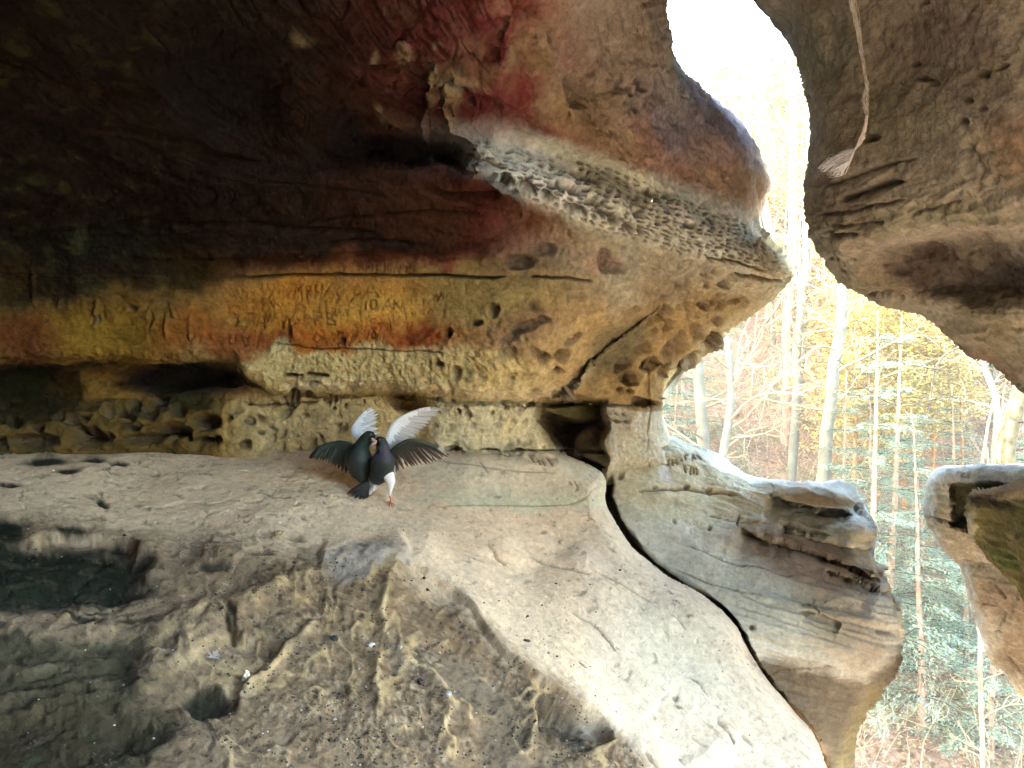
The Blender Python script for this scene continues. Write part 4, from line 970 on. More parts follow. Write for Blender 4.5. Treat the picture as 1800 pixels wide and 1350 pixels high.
def far_colour(P, U, V, N, h, I):
    n = len(U)
    wx = 10 * fbm(np.stack([U * .03, V * .03, U * 0], -1), 4, 0.6, seed=161)
    u, v = U + wx, V + wx
    n1 = fbm(P * 4, 4, 0.6, seed=163); n2 = fbm(anis(P, 14, 14, 5), 4, 0.6, seed=164)
    C = np.tile(np.array([0.40, 0.385, 0.31]), (n, 1))
    C = paint(C, sst(0.05, 0.3, n2) * 0.7, (0.62, 0.61, 0.56))
    C = paint(C, sst(852, 840, V - 0.03 * (U - 1640)) * 0.8, (0.58, 0.61, 0.62))
    C = paint(C, sst(1668, 1676, u) * sst(846, 850, V) * sst(936, 928, V - .25 * (U - 1690)) * 0.9, (0.10, 0.095, 0.04))
    C = paint(C, ell(u, v, 1770, 1060, 60, 30, 30, .4) * 0.6, (0.20, 0.14, 0.10))
    C = paint(C, ell(u, v, 1790, 1150, 40, 40, 40, .4) * 0.6, (0.20, 0.15, 0.11))
    C = paint(C, ell(u, v, 1735, 1110, 30, 40, 0, .5) * 0.6, (0.52, 0.53, 0.48))
    C = paint(C, I['crack'] * 0.8, (0.07, 0.05, 0.03))
    return np.clip(C * (1 + 0.2 * n1)[:, None], 0.01, 0.85)
far = rock_surface('layered_rock', ticks(1580, 1820, 1.7) + ticks(1820, 1960, 10) + ticks(1960, 2560, 50), ticks(770, 1370, 1.8) + ticks(1370, 1560, 20), FAR_POLY, far_depth, 20, 0.25, 1.6, 40, far_disp, far_colour, M_ROCK, origin=(3.1, 4.8, 0))
tag(far, 'stacked pale sandstone ledge with a flat bluish top, standing across the gap at right', 'rock ledge')

NEAR_POLY = rough_poly([(1708, 872), (1722, 862), (1760, 856), (1790, 846), (1830, 842), (2200, 830), (2600, 840), (2600, 1500), (2000, 1300), (1860, 1120), (1800, 1044), (1770, 1012), (1742, 985), (1722, 955), (1712, 940), (1706, 930), (1707, 900)], 6, 1.2, 18)
_near_rbf = tps([(1710, 880, 3.7), (1720, 950, 3.9), (1800, 860, 3.3), (1800, 950, 3.3), (1800, 1040, 3.5), (2000, 860, 2.6), (2000, 1100, 2.9), (2600, 900, 1.9), (2600, 1400, 2.2)])
def near_depth(U, V):
    return _near_rbf(U, V) + step(U, V, [(1708, 866), (1760, 876), (1800, 890), (1850, 900)], .07, 5, 60, .05)
def near_disp(P, U, V, N):
    h = 0.03 * fbm(P * 3, 4, seed=171) + 0.014 * fbm(P * 12, 4, 0.6, seed=173) + 0.012 * fbm(anis(P, 2, 2, 30, .1), 4, seed=174)
    return h, {}
def near_colour(P, U, V, N, h, I):
    n = len(U)
    wx = 8 * fbm(np.stack([U * .04, V * .04, U * 0], -1), 4, 0.6, seed=181)
    n1 = fbm(P * 6, 4, 0.6, seed=183)
    C = np.tile(np.array([0.21, 0.19, 0.085]), (n, 1))
    C = paint(C, sst(880, 868, V + wx - .06 * (U - 1710)) * 0.9, (0.45, 0.35, 0.27))
    C = paint(C, ell(U, V + wx, 1740, 884, 44, 12, 12, .4) * 0.9, (0.05, 0.04, 0.035))
    C = paint(C, ell(U + wx, V, 1713, 925, 6, 30, 0, .4) * 0.8, (0.55, 0.53, 0.42))
    C = paint(C, ell(U + wx, V, 1765, 985, 30, 10, 35, .4) * 0.6, (0.10, 0.15, 0.05))
    C = paint(C, sst(0.1, 0.5, n1) * 0.4, (0.34, 0.30, 0.16))
    return np.clip(C * (1 + 0.25 * n1)[:, None], 0.01, 0.85)
near = rock_surface('mossy_rock', ticks(1680, 1820, 1.7) + ticks(1820, 1960, 10) + ticks(1960, 2660, 50), ticks(800, 1160, 1.8) + ticks(1160, 1560, 20), NEAR_POLY, near_depth, 16, 0.18, 1.2, 34, near_disp, near_colour, M_ROCK, origin=(2.6, 3.6, 0.2))
tag(near, 'olive-brown mossy rock with a dark chipped rim, nearest at the right edge', 'mossy rock')

# ---------- rest of the cave round the camera: roof and closed back and left side, open to the right
def vault():
    th = np.radians(np.linspace(-38, 90, 44)); ph = np.radians(np.linspace(50, 300, 110))  # azimuth clockwise from +Y
    T, PH = np.meshgrid(th, ph)
    rr = 3.1 + 0.0 * T
    x = rr * np.cos(T) * np.sin(PH); y = rr * np.cos(T) * np.cos(PH) ; z = CZ + 0.72 * rr * np.sin(T)
    P = np.stack([x, y, z], -1).reshape(-1, 3)
    P = P * (1 + 0.12 * fbm(P * 1.1, 4, seed=191))[:, None]
    n1 = fbm(P * 3, 4, seed=192)
    C = np.array([0.13, 0.10, 0.07]) * (1 + 0.25 * n1)[:, None]
    sh = T.shape
    idx = np.arange(sh[0] * sh[1]).reshape(sh)
    deg = np.degrees(PH)[:-1, :-1]; el = np.degrees(T)[:-1, :-1]
    keep = ~((deg < 120) & (el < 66))
    f = np.stack([idx[:-1, :-1][keep], idx[1:, :-1][keep], idx[1:, 1:][keep], idx[:-1, 1:][keep]], -1)
    P2 = P * np.array([1.25, 1.25, 1.0]) + np.array([0, 0, 0.9]) * (P[:, 2:3] > 3)
    # outer skin so that the rock has thickness
    nV = len(P); f2 = f[:, ::-1] + nV
    o = mesh_np('cave_vault', np.concatenate([P, P2]), np.concatenate([f, f2]), M_ROCK, col=np.concatenate([C, C]))
    tag(o, kind='structure')
vault()
# ------------------------------------------------------------------ ground outside
def ground_z(x, y):
    x = np.asarray(x, float); y = np.asarray(y, float)
    s = np.where(y > 17, -8.6 + 0.60 * (y - 17), -8.6 + 0.18 * np.maximum(12 - y, 0) * 0.6)
    s = np.where(y > 66, -8.6 + 0.60 * 49 + 0.12 * (y - 66), s)
    s = s + 30.5 * sst(-12, -38, x + 0.0 * y) * sst(-4, 14, y)  # unseen ridge added at the left to shade the lower slope
    s = s + 0.03 * np.clip(-(x - 10), 0, 60) * sst(15, 40, y)
    P = np.stack([x * 0.09, y * 0.09, x * 0], -1)
    return s + 1.3 * fbm(P, 4, 0.5, seed=201) * sst(10, 25, y) + 0.12 * fbm(P * 9, 3, seed=203)

def make_ground():
    xs = np.array(ticks(-300, -30, 15) + ticks(-30, 70, 0.45) + ticks(70, 400, 15)); ys = np.array(ticks(-200, 8, 14) + ticks(8, 75, 0.45) + ticks(75, 500, 15))
    X, Y = np.meshgrid(xs, ys); Z = ground_z(X.ravel(), Y.ravel())
    P = np.stack([X.ravel(), Y.ravel(), Z], -1); sh = X.shape
    idx = np.arange(sh[0] * sh[1]).reshape(sh)
    f = np.stack([idx[:-1, :-1], idx[:-1, 1:], idx[1:, 1:], idx[1:, :-1]], -1).reshape(-1, 4)
    n1 = fbm(P * 0.35, 4, 0.6, seed=205); n2 = fbm(P * 2.0, 3, 0.6, seed=207)
    C = np.tile(np.array([0.13, 0.085, 0.06]), (len(P), 1))
    C = paint(C, sst(0.0, 0.4, n1), (0.10, 0.085, 0.045)); C = paint(C, sst(0.2, 0.6, n2) * 0.6, (0.26, 0.15, 0.09))
    C = paint(C, sst(0.15, 0.4, -n1) * 0.5, (0.08, 0.11, 0.06))
    o = mesh_np('hillside', P, f, simple_mat('forest_floor', (0.1, 0.1, 0.1), 0.95, 0.1, 0.35, 6, attr=True, bump=0.4, bscale=8), col=np.clip(C, 0.01, 1))
    tag(o, kind='structure')
make_ground()

# ------------------------------------------------------------------ tubes
class TB:
    def __init__(s): s.v = []; s.f = []; s.t = []; s.n = 0; s.c = []
    def tube(s, pts, rad, k=5, col=None):
        p = np.asarray(pts, float); r = np.asarray(rad, float)
        t = np.gradient(p, axis=0); t /= np.linalg.norm(t, axis=1)[:, None] + 1e-9
        up = np.array([0, 0, 1.0]) if abs(t[:, 2]).mean() < 0.9 else np.array([1.0, 0, 0])
        a = np.cross(t, up); a /= np.linalg.norm(a, axis=1)[:, None] + 1e-9
        b = np.cross(t, a)
        ang = np.arange(k) * 2 * np.pi / k
        ring_ = p[:, None] + r[:, None, None] * (np.cos(ang)[None, :, None] * a[:, None] + np.sin(ang)[None, :, None] * b[:, None])
        n = len(p)
        idx = s.n + np.arange(n * k).reshape(n, k)
        nx = np.roll(idx, -1, 1)
        s.f.append(np.stack([idx[:-1], nx[:-1], nx[1:], idx[1:]], -1).reshape(-1, 4))
        s.v.append(ring_.reshape(-1, 3)); s.n += n * k
        if col is not None: s.c.append(np.tile(np.asarray(col, float), (n * k, 1)))
    def quads(s, q, col=None):
        q = np.asarray(q, float); n = len(q)
        s.f.append(s.n + np.arange(n * 4).reshape(n, 4)); s.v.append(q.reshape(-1, 3)); s.n += 4 * n
        if col is not None: s.c.append(np.repeat(np.asarray(col, float), 4, 0))
    def build(s, name, mat, parent=None, smooth=True, origin=None):
        return mesh_np(name, np.concatenate(s.v), np.concatenate(s.f), mat, parent, np.concatenate(s.c) if s.c else None, smooth, origin=origin)

def wander(rs, p0, d0, L, n, jit, droop=0.0):
    p = np.array(p0, float); d = np.array(d0, float); d /= np.linalg.norm(d)
    out = [p.copy()]
    for i in range(n):
        d = d + rs.normal(size=3) * jit + np.array([0, 0, -droop])
        d /= np.linalg.norm(d)
        p = p + d * L / n; out.append(p.copy())
    return np.array(out)

def branches(tb, rs, trunk, trad, t0, n, L, jit=0.16, sub=5, up=0.35, col=None, tips=None, droop=0.0, sub2=2):
    m = len(trunk)
    for i in range(n):
        t = t0 + (1 - t0) * (i + rs.rand()) / n
        x = t * (m - 1); k = int(min(x, m - 2)); p = trunk[k] + (trunk[k + 1] - trunk[k]) * (x - k)
        r = np.interp(x, np.arange(m), trad)
        a = rs.rand() * 6.283
        l = L * (1.15 - 0.75 * t) * rs.uniform(0.6, 1.2)
        b = wander(rs, p, (math.cos(a), math.sin(a), up + 0.4 * rs.rand()), l, 8, jit, droop)
        rb = min(r * 0.5, 0.012 * l + 0.008)
        tb.tube(b, np.linspace(rb, 0.006, 9), 4, col)
        if tips is not None: tips.append(b[3:])
        for j in range(sub):
            q = rs.randint(2, 8)
            e = wander(rs, b[q], (b[q] - b[q - 1]) / np.linalg.norm(b[q] - b[q - 1]) + rs.normal(size=3) * 0.7, l * rs.uniform(0.25, 0.5), 5, jit * 1.3, droop)
            tb.tube(e, np.linspace(rb * 0.4 + .003, 0.004, 6), 3, col)
            if tips is not None: tips.append(e)
            for jj in range(sub2):
                q2 = rs.randint(1, 5)
                e2 = wander(rs, e[q2], (e[q2] - e[q2 - 1]) / (np.linalg.norm(e[q2] - e[q2 - 1]) + 1e-6) + rs.normal(size=3) * 0.8, l * rs.uniform(0.10, 0.22), 3, jit * 1.5, droop)
                tb.tube(e2, np.linspace(0.005, 0.003, 4), 3, col)
                if tips is not None: tips.append(e2)

def leaves(tb, rs, tips, n, size, cols, spread=0.12, flat=0.3):
    allp = np.concatenate(tips)
    k = rs.randint(0, len(allp), n)
    c = allp[k] + rs.normal(size=(n, 3)) * spread
    a = rs.normal(size=(n, 3)); a[:, 2] *= flat; a /= np.linalg.norm(a, axis=1)[:, None]
    b = np.cross(a, rs.normal(size=(n, 3)) * [flat, flat, 1]); b /= np.linalg.norm(b, axis=1)[:, None] + 1e-9
    s = size * rs.uniform(0.5, 1.3, n)[:, None]
    q = np.stack([c - a * s, c - b * s * 0.45, c + a * s, c + b * s * 0.45], 1)
    cc = np.array(cols)[rs.randint(0, len(cols), n)] * rs.uniform(0.7, 1.3, n)[:, None]
    tb.quads(q, cc)

M_PALE = simple_mat('pale_bark', (0.10, 0.097, 0.075), 0.85, 0.2, 0.25, 3.0, bump=0.3, bscale=14)
M_BROWN = simple_mat('brown_bark', (0.20, 0.13, 0.09), 0.9, 0.2, 0.4, 5.0, bump=0.7, bscale=20)
M_ORANGE = simple_mat('orange_bark', (0.22, 0.115, 0.05), 0.9, 0.2, 0.4, 4.0, bump=0.6, bscale=20)
M_TWIG = simple_mat('twig', (0.19, 0.15, 0.095), 0.85, 0.2, 0.3, 2.0)
M_TWIGD = simple_mat('dark_twig', (0.045, 0.04, 0.03), 0.85, 0.2, 0.3, 2.0)
M_LEAF = simple_mat('leaf', (0.1, 0.1, 0.05), 0.6, 0.25, 0.0, attr=True, trans=0.35)

def trunk_points(path, d, w):
    """path from root to top in photo pixels at depth d -> 3D centre line rooted in the ground"""
    sp = spline([(a, b) for a, b in path], 5)
    P = np.array([at(a, b, d) for a, b in sp])
    base = P[0].copy()
    gz = float(ground_z(np.array([base[0]]), np.array([base[1]]))[0]) - 0.15
    if base[2] > gz + 0.3:
        k = np.linspace(0, 1, 6)[:-1, None]
        dn = np.array([base[0], base[1], gz])
        P = np.concatenate([dn + (base - dn) * k, P])
    r0 = w / 2 * d / F
    r = np.linspace(1.15, 0.75, len(P)) * r0
    r[0] *= 1.5
    return P, r

def named_tree(name, label, path, d, w, mat, seed, nb=16, t0=0.45, L=3.2, grow=6, group=None, tw=None, extra=None, leaf=None, sub=5, cat='tree'):
    rs = np.random.RandomState(seed)
    P, r = trunk_points(path, d, w)
    dirn = P[-1] - P[-3]; dirn /= np.linalg.norm(dirn)
    top = wander(rs, P[-1], dirn, grow, 6, 0.06)[1:]
    P = np.concatenate([P, top]); r = np.concatenate([r, np.linspace(r[-1] * 0.9, 0.02, len(top))])
    P = P + 0.4 * r.mean() * np.stack([fbm(P * 0.8, 2, seed=seed), fbm(P * 0.8, 2, seed=seed + 3), P[:, 0] * 0], -1)
    root = empty(name, P[0]); tag(root, label, cat, group)
    tb = TB(); tb.tube(P, r, 12)
    tb.build('trunk', mat, root, origin=P[0]).location = (0, 0, 0)
    cb = TB(); tips = []
    branches(cb, rs, P, r, t0, nb, L, tips=tips, sub=sub)
    if extra:
        for pl, wd in extra:
            q = np.array([at(a, b, d) for a, b in spline(pl, 4)])
            q[:, 1] += 0.5 * np.sin(np.linspace(0, 3, len(q)))
            cb.tube(q, np.linspace(wd / 2 * d / F, wd / 5 * d / F, len(q)), 5)
            tips.append(q)
    cb.build('branches', tw or M_TWIG, root, origin=P[0]).location = (0, 0, 0)
    if leaf:
        lb = TB(); leaves(lb, rs, tips, leaf[0], leaf[1], leaf[2])
        lb.build('leaves', M_LEAF, root, smooth=False, origin=P[0]).location = (0, 0, 0)
    return root

YEL = [(0.36, 0.27, 0.07), (0.40, 0.32, 0.10), (0.30, 0.22, 0.07), (0.32, 0.28, 0.11)]
GRN = [(0.13, 0.19, 0.15), (0.15, 0.22, 0.16), (0.12, 0.17, 0.14), (0.18, 0.22, 0.13)]
ORG = [(0.22, 0.11, 0.045), (0.26, 0.15, 0.07), (0.18, 0.08, 0.04)]
named_tree('beech_tree', 'straight pale beech trunk nearest the rock pillar at the left of the gap', [(1238, 900), (1236, 790), (1232, 700), (1225, 620), (1222, 540), (1220, 400)], 24, 21, M_PALE, 301, nb=20, t0=0.25)
named_tree('beech_tree', 'slim pale beech trunk bending to the left at its foot, second from the pillar', [(1262, 900), (1270, 800), (1281, 740), (1285, 660), (1279, 600), (1277, 560), (1285, 450)], 20, 14, M_PALE, 302, nb=24, t0=0.2,
           extra=[([(1283, 690), (1302, 650), (1310, 600), (1325, 560), (1336, 520)], 3.5), ([(1285, 720), (1298, 665), (1304, 610)], 2.5)])
named_tree('pine_tree', 'dark reddish-brown pine trunk standing just behind the double pale trunk', [(1384, 950), (1381, 840), (1384, 700), (1386, 560), (1392, 440), (1396, 200)], 30, 19, M_BROWN, 303, nb=22, t0=0.3, leaf=(900, 0.10, ORG))
named_tree('beech_tree', 'pale double-stemmed beech leaning right, in front of the brown pine trunk', [(1378, 950), (1391, 840), (1400, 700), (1402, 600), (1410, 520), (1420, 440), (1424, 340), (1425, 180)], 26, 15, M_PALE, 304, nb=26, t0=0.3,
           extra=[([(1388, 850), (1408, 740), (1412, 620), (1413, 500), (1408, 380)], 7), ([(1385, 740), (1350, 745), (1330, 770), (1318, 800), (1310, 820)], 2), ([(1425, 245), (1395, 247), (1370, 235)], 5), ([(1424, 230), (1400, 212), (1380, 200)], 4)], leaf=(500, 0.08, YEL))
named_tree('beech_tree', 'thickest bare pale beech trunk, leaning right in the middle of the gap', [(1428, 950), (1443, 850), (1456, 750), (1468, 640), (1480, 560), (1482, 500), (1482, 380)], 22, 22, M_PALE, 305, nb=24, t0=0.35)
named_tree('pine_tree', 'slim orange-barked pine, the left of the two orange trunks', [(1606, 980), (1605, 820), (1603, 700), (1602, 560), (1600, 400)], 40, 10, M_ORANGE, 306, nb=30, t0=0.25, leaf=(1600, 0.12, YEL))
named_tree('pine_tree', 'slim orange-barked pine, the right of the two orange trunks', [(1640, 950), (1638, 800), (1644, 660), (1650, 500)], 43, 9, M_ORANGE, 307, nb=30, t0=0.25, leaf=(1600, 0.12, YEL))
named_tree('pine_tree', 'gnarled grey-brown trunk with peeling bark rising behind the flat ledge', [(1766, 950), (1769, 820), (1777, 740), (1793, 690), (1806, 640), (1816, 500)], 21, 30, simple_mat('scaly_bark', (0.085, 0.07, 0.038), 0.9, 0.2, 0.5, 5.0, bump=1.0, bscale=14), 308, nb=18, t0=0.4, tw=M_TWIGD,
           extra=[([(1812, 600), (1760, 590), (1712, 606), (1680, 622), (1660, 650), (1646, 700), (1632, 735)], 5), ([(1646, 700), (1600, 714), (1560, 700), (1520, 668), (1492, 640), (1470, 630)], 3.2), ([(1660, 650), (1610, 640), (1568, 618), (1552, 580), (1520, 562), (1496, 566)], 3),
                  ([(1660, 618), (1668, 600), (1620, 578), (1596, 556), (1570, 540)], 2.5), ([(1645, 702), (1600, 700), (1550, 716)], 2), ([(1772, 820), (1790, 805), (1802, 790)], 5), ([(1650, 690), (1700, 700), (1740, 715)], 2)])
named_tree('birch_tree', 'crooked white-barked trunk just left of the gnarled trunk', [(1744, 950), (1748, 800), (1753, 720), (1738, 664), (1722, 620), (1712, 520)], 24, 11, simple_mat('white_bark', (0.15, 0.14, 0.115), 0.8, 0.2, 0.2, 4), 309, nb=26, t0=0.2)
named_tree('sapling', 'thin straight brown sapling stem below the layered ledge at right', [(1728, 1600), (1727, 1350), (1724, 1250), (1722, 1120), (1720, 1000)], 13, 8, M_BROWN, 310, nb=12, t0=0.2, L=1.2, grow=3, cat='sapling')

# ------------------------------------------------------------------ trees without a name of their own look
def proto_bare(seed, h, r, mat, nb, leaf=None, name='bare_tree', L=4.0, t0=0.22, tw=None):
    rs = np.random.RandomState(seed)
    P = wander(rs, (0, 0, -0.3), (0, 0, 1), h, 14, 0.035)
    rr = np.linspace(r, 0.02, 15); rr[0] *= 1.3
    root = empty(name, (0, 0, -50)); tb = TB(); tb.tube(P, rr, 8); tb.build('trunk', mat, root)
    cb = TB(); tips = []; branches(cb, rs, P, rr, t0, nb, L, tips=tips, sub=5); cb.build('branches', tw or M_TWIG, root)
    if leaf: lb = TB(); leaves(lb, rs, tips, *leaf); lb.build('leaves', M_LEAF, root, smooth=False)
    return root
def proto_hemlock(seed, h, r, dens=1.0):
    rs = np.random.RandomState(seed)
    P = wander(rs, (0, 0, -0.3), (0, 0, 1), h, 14, 0.02); rr = np.linspace(r, 0.015, 15)
    root = empty('hemlock_tree', (0, 0, -50)); tb = TB(); tb.tube(P, rr, 8); tb.build('trunk', M_BROWN, root)
    cb = TB(); lb = TB()
    nb = int(70 * dens)
    for i in range(nb):
        t = 0.12 + 0.86 * (i + rs.rand()) / nb
        p = P[int(t * 14)] ; l = (h * 0.30) * (1.05 - t) * rs.uniform(0.6, 1.15) + 0.25
        a = rs.rand() * 6.283
        b = wander(rs, p, (math.cos(a), math.sin(a), 0.18), l, 7, 0.06, 0.06)
        cb.tube(b, np.linspace(0.012 + .006 * l, 0.004, 8), 3)
        n = int(95 * l * dens) + 10
        k = rs.uniform(0.8, 7, n); j = k.astype(int).clip(0, 6); c = b[j] + (b[np.minimum(j + 1, 7)] - b[j]) * (k - j)[:, None]
        side = np.array([-math.sin(a), math.cos(a), 0.0]); off = rs.normal(size=n) * 0.16 * l * (1.1 - k / 8)
        c = c + side * off[:, None] + rs.normal(size=(n, 3)) * [0.03, 0.03, 0.04] + np.array([0, 0, -1]) * (np.abs(off) * 0.3)[:, None]
        d = np.array([math.cos(a), math.sin(a), -0.15]) + side * np.sign(off)[:, None] * 0.7 + rs.normal(size=(n, 3)) * 0.3
        d /= np.linalg.norm(d, axis=1)[:, None]; e = np.cross(d, [0, 0, 1]) + rs.normal(size=(n, 3)) * 0.25
        e /= np.linalg.norm(e, axis=1)[:, None]; s = rs.uniform(0.04, 0.085, n)[:, None]
        col = np.array(GRN)[rs.randint(0, 4, n)] * rs.uniform(0.7, 1.4, n)[:, None]
        lb.quads(np.stack([c - d * s, c - e * s * .24, c + d * s, c + e * s * .24], 1), col)
    cb.build('branches', M_TWIGD, root); lb.build('foliage', M_LEAF, root, smooth=False)
    return root

def dup(root, loc, rz, s, label, group):
    r = root.copy(); COL.objects.link(r); r.location = loc; r.rotation_euler = (0, 0, rz); r.scale = (s, s, s)
    r['label'] = label; r['category'] = 'tree'; r['group'] = group
    for ch in list(root.children):
        c = ch.copy(); COL.objects.link(c); c.parent = r
    return r

def put(protos, spots, label, group, seed, smin=0.8, smax=1.15):
    rs = np.random.RandomState(seed)
    used = set()
    for i, (u, d) in enumerate(spots):
        pr = protos[i % len(protos)]
        x = (u - 900) / F * d
        z = float(ground_z(np.array([x]), np.array([d]))[0])
        s = rs.uniform(smin, smax); rz = rs.rand() * 6.283
        if id(pr) not in used:
            used.add(id(pr)); pr.location = (x, d, z); pr.rotation_euler = (0, 0, rz); pr.scale = (s, s, s); tag(pr, label, 'tree', group)
        else: dup(pr, (x, d, z), rz, s, label, group)

rsf = np.random.RandomState(77)
def spots(n, u0, u1, d0, d1, seed):
    r = np.random.RandomState(seed); out = []
    while len(out) < n:
        u, d = r.uniform(u0, u1), r.uniform(d0, d1)
        if all((abs(u - a) * min(d, b) / F) ** 2 + (d - b) ** 2 > 2.5 for a, b in out): out.append((u, d))
    return out
put([proto_bare(401, 17, 0.13, M_PALE, 34), proto_bare(402, 15, 0.10, M_PALE, 34), proto_bare(403, 18, 0.16, M_BROWN, 36)], spots(46, 1130, 1900, 30, 66, 5), 'bare winter tree with pale twigs on the far hillside', 'bare trees on the hillside', 11)
put([proto_bare(411, 14, 0.12, M_ORANGE, 40, (7000, 0.12, YEL, 0.2), 'yellow_tree'), proto_bare(412, 12, 0.10, M_PALE, 36, (6000, 0.12, YEL, 0.2), 'yellow_tree')],
    [(1540, 33), (1590, 36), (1500, 38), (1640, 34), (1700, 37), (1420, 46), (1570, 44), (1680, 46), (1350, 50), (1480, 50), (1760, 40), (1240, 46), (1520, 30), (1610, 31), (1570, 39), (1660, 41), (1440, 36), (1540, 50), (1600, 52), (1400, 55), (1720, 48), (1320, 56)], 'tree still holding its yellow autumn leaves, mid slope', 'yellow-leaved trees on the hillside', 12, 0.8, 1.1)
put([proto_bare(421, 13, 0.12, M_PALE, 36, (2600, 0.10, ORG, 0.2), 'russet_tree')],
    [(1300, 38), (1335, 44), (1370, 52), (1450, 58), (1260, 55), (1620, 56)], 'tree with thin russet leaves on the far slope', 'russet trees on the hillside', 13, 0.8, 1.1)
put([proto_hemlock(431, 9, 0.12), proto_hemlock(432, 7, 0.10), proto_hemlock(433, 11, 0.14)],
    [(1535, 24), (1185, 26), (1205, 29), (1150, 27), (1680, 24), (1560, 21), (1630, 21.5), (1700, 20.5), (1520, 19.5), (1620, 19), (1780, 22), (1740, 18.5), (1480, 22)], 'dark green hemlock on the valley slope', 'hemlocks in the valley', 14, 0.6, 1.0)

put([proto_bare(441, 9, 0.09, M_ORANGE, 34, (6500, 0.09, YEL, 0.25), 'yellow_tree', 3.2, 0.3)],
    [(1500, 25), (1545, 27), (1590, 26), (1640, 28), (1690, 27), (1525, 29), (1760, 29)], 'small bushy tree in bright yellow leaf, low in the middle of the gap', 'small yellow trees low on the slope', 15, 0.75, 1.0)

# undergrowth: countless bare whips and saplings; leaf litter
def undergrowth():
    rs = np.random.RandomState(88); tb = TB()
    for i in range(900):
        d = rs.uniform(17, 50); u = rs.uniform(1130, 1900); x = (u - 900) / F * d
        z = float(ground_z(np.array([x]), np.array([d]))[0]); L = rs.uniform(0.8, 3.0)
        b = wander(rs, (x, d, z), (rs.normal() * .5, rs.normal() * .5, 1), L, 5, 0.22)
        c = np.array([0.22, 0.18, 0.11]) * rs.uniform(0.5, 1.4)
        tb.tube(b, np.linspace(0.012, 0.004, 6), 3, c)
        for j in range(4):
            q = rs.randint(1, 5); e = wander(rs, b[q], rs.normal(size=3) + [0, 0, .5], L * rs.uniform(.3, .6), 4, 0.25)
            tb.tube(e, np.linspace(0.007, 0.003, 5), 3, c)
    o = tb.build('undergrowth', simple_mat('whip', (0.3, 0.25, 0.15), 0.8, 0.2, attr=True), smooth=False)
    tag(o, 'tangle of thin bare saplings on the leaf-strewn slope', 'undergrowth', kind='stuff')
    n = 42000
    d = 17 + 40 * rs.rand(n) ** 1.3; u = rs.uniform(1110, 1920, n); x = (u - 900) / F * d
    z = ground_z(x, d) + 0.03
    c = np.stack([x, d, z], -1); a = rs.normal(size=(n, 3)); a[:, 2] *= .4; a /= np.linalg.norm(a, axis=1)[:, None]
    b = np.cross(a, [0, -.5, 1] + rs.normal(size=(n, 3)) * .4); b /= np.linalg.norm(b, axis=1)[:, None]; s = rs.uniform(.04, .09, n)[:, None]
    cols = np.array([(0.46, 0.25, 0.14), (0.36, 0.18, 0.10), (0.52, 0.33, 0.22), (0.28, 0.17, 0.10), (0.40, 0.30, 0.16)]) * 0.5 * np.array([0.92, 1.05, 1.1])
    lb = TB(); lb.quads(np.stack([c - a * s, c - b * s * .6, c + a * s, c + b * s * .6], 1), cols[rs.randint(0, 5, n)] * rs.uniform(.7, 1.3, n)[:, None])
    tag(lb.build('fallen_leaves', M_LEAF, smooth=False), 'russet fallen leaves covering the valley slope', 'leaf litter', kind='stuff')
undergrowth()


def haze():
    v = np.array([(x, y, z) for x in (-40, 90) for y in (-12, 80) for z in (-18, 62)], float)
    f = np.array([(0, 1, 3, 2), (4, 6, 7, 5), (0, 4, 5, 1), (2, 3, 7, 6), (0, 2, 6, 4), (1, 5, 7, 3)])
    m = bpy.data.materials.new('haze'); m.use_nodes = True; nt = m.node_tree; nt.nodes.clear()
    o = nt.nodes.new('ShaderNodeOutputMaterial'); p = nt.nodes.new('ShaderNodeVolumePrincipled')
    p.inputs['Color'].default_value = (0.93, 0.98, 0.96, 1); p.inputs['Density'].default_value = 0.00055; p.inputs['Anisotropy'].default_value = 0.0
    nt.links.new(p.outputs[0], o.inputs['Volume'])
    tag(mesh_np('haze', v, f, m, smooth=False), kind='stuff')
haze()
# ------------------------------------------------------------------ pigeons
M_FEATH = simple_mat('plumage', (0.1, 0.1, 0.1), 0.55, 0.35, attr=True, bump=0.25, bscale=180)
M_BEAK = simple_mat('beak_horn', (0.55, 0.30, 0.28), 0.5, 0.4)
M_EYE = simple_mat('eye_orange', (0.50, 0.14, 0.03), 0.15, 0.6)
M_RED = simple_mat('foot_skin', (0.55, 0.10, 0.07), 0.6, 0.4)

def px3(p): return np.array([at(u, v, d) for u, v, d in p])

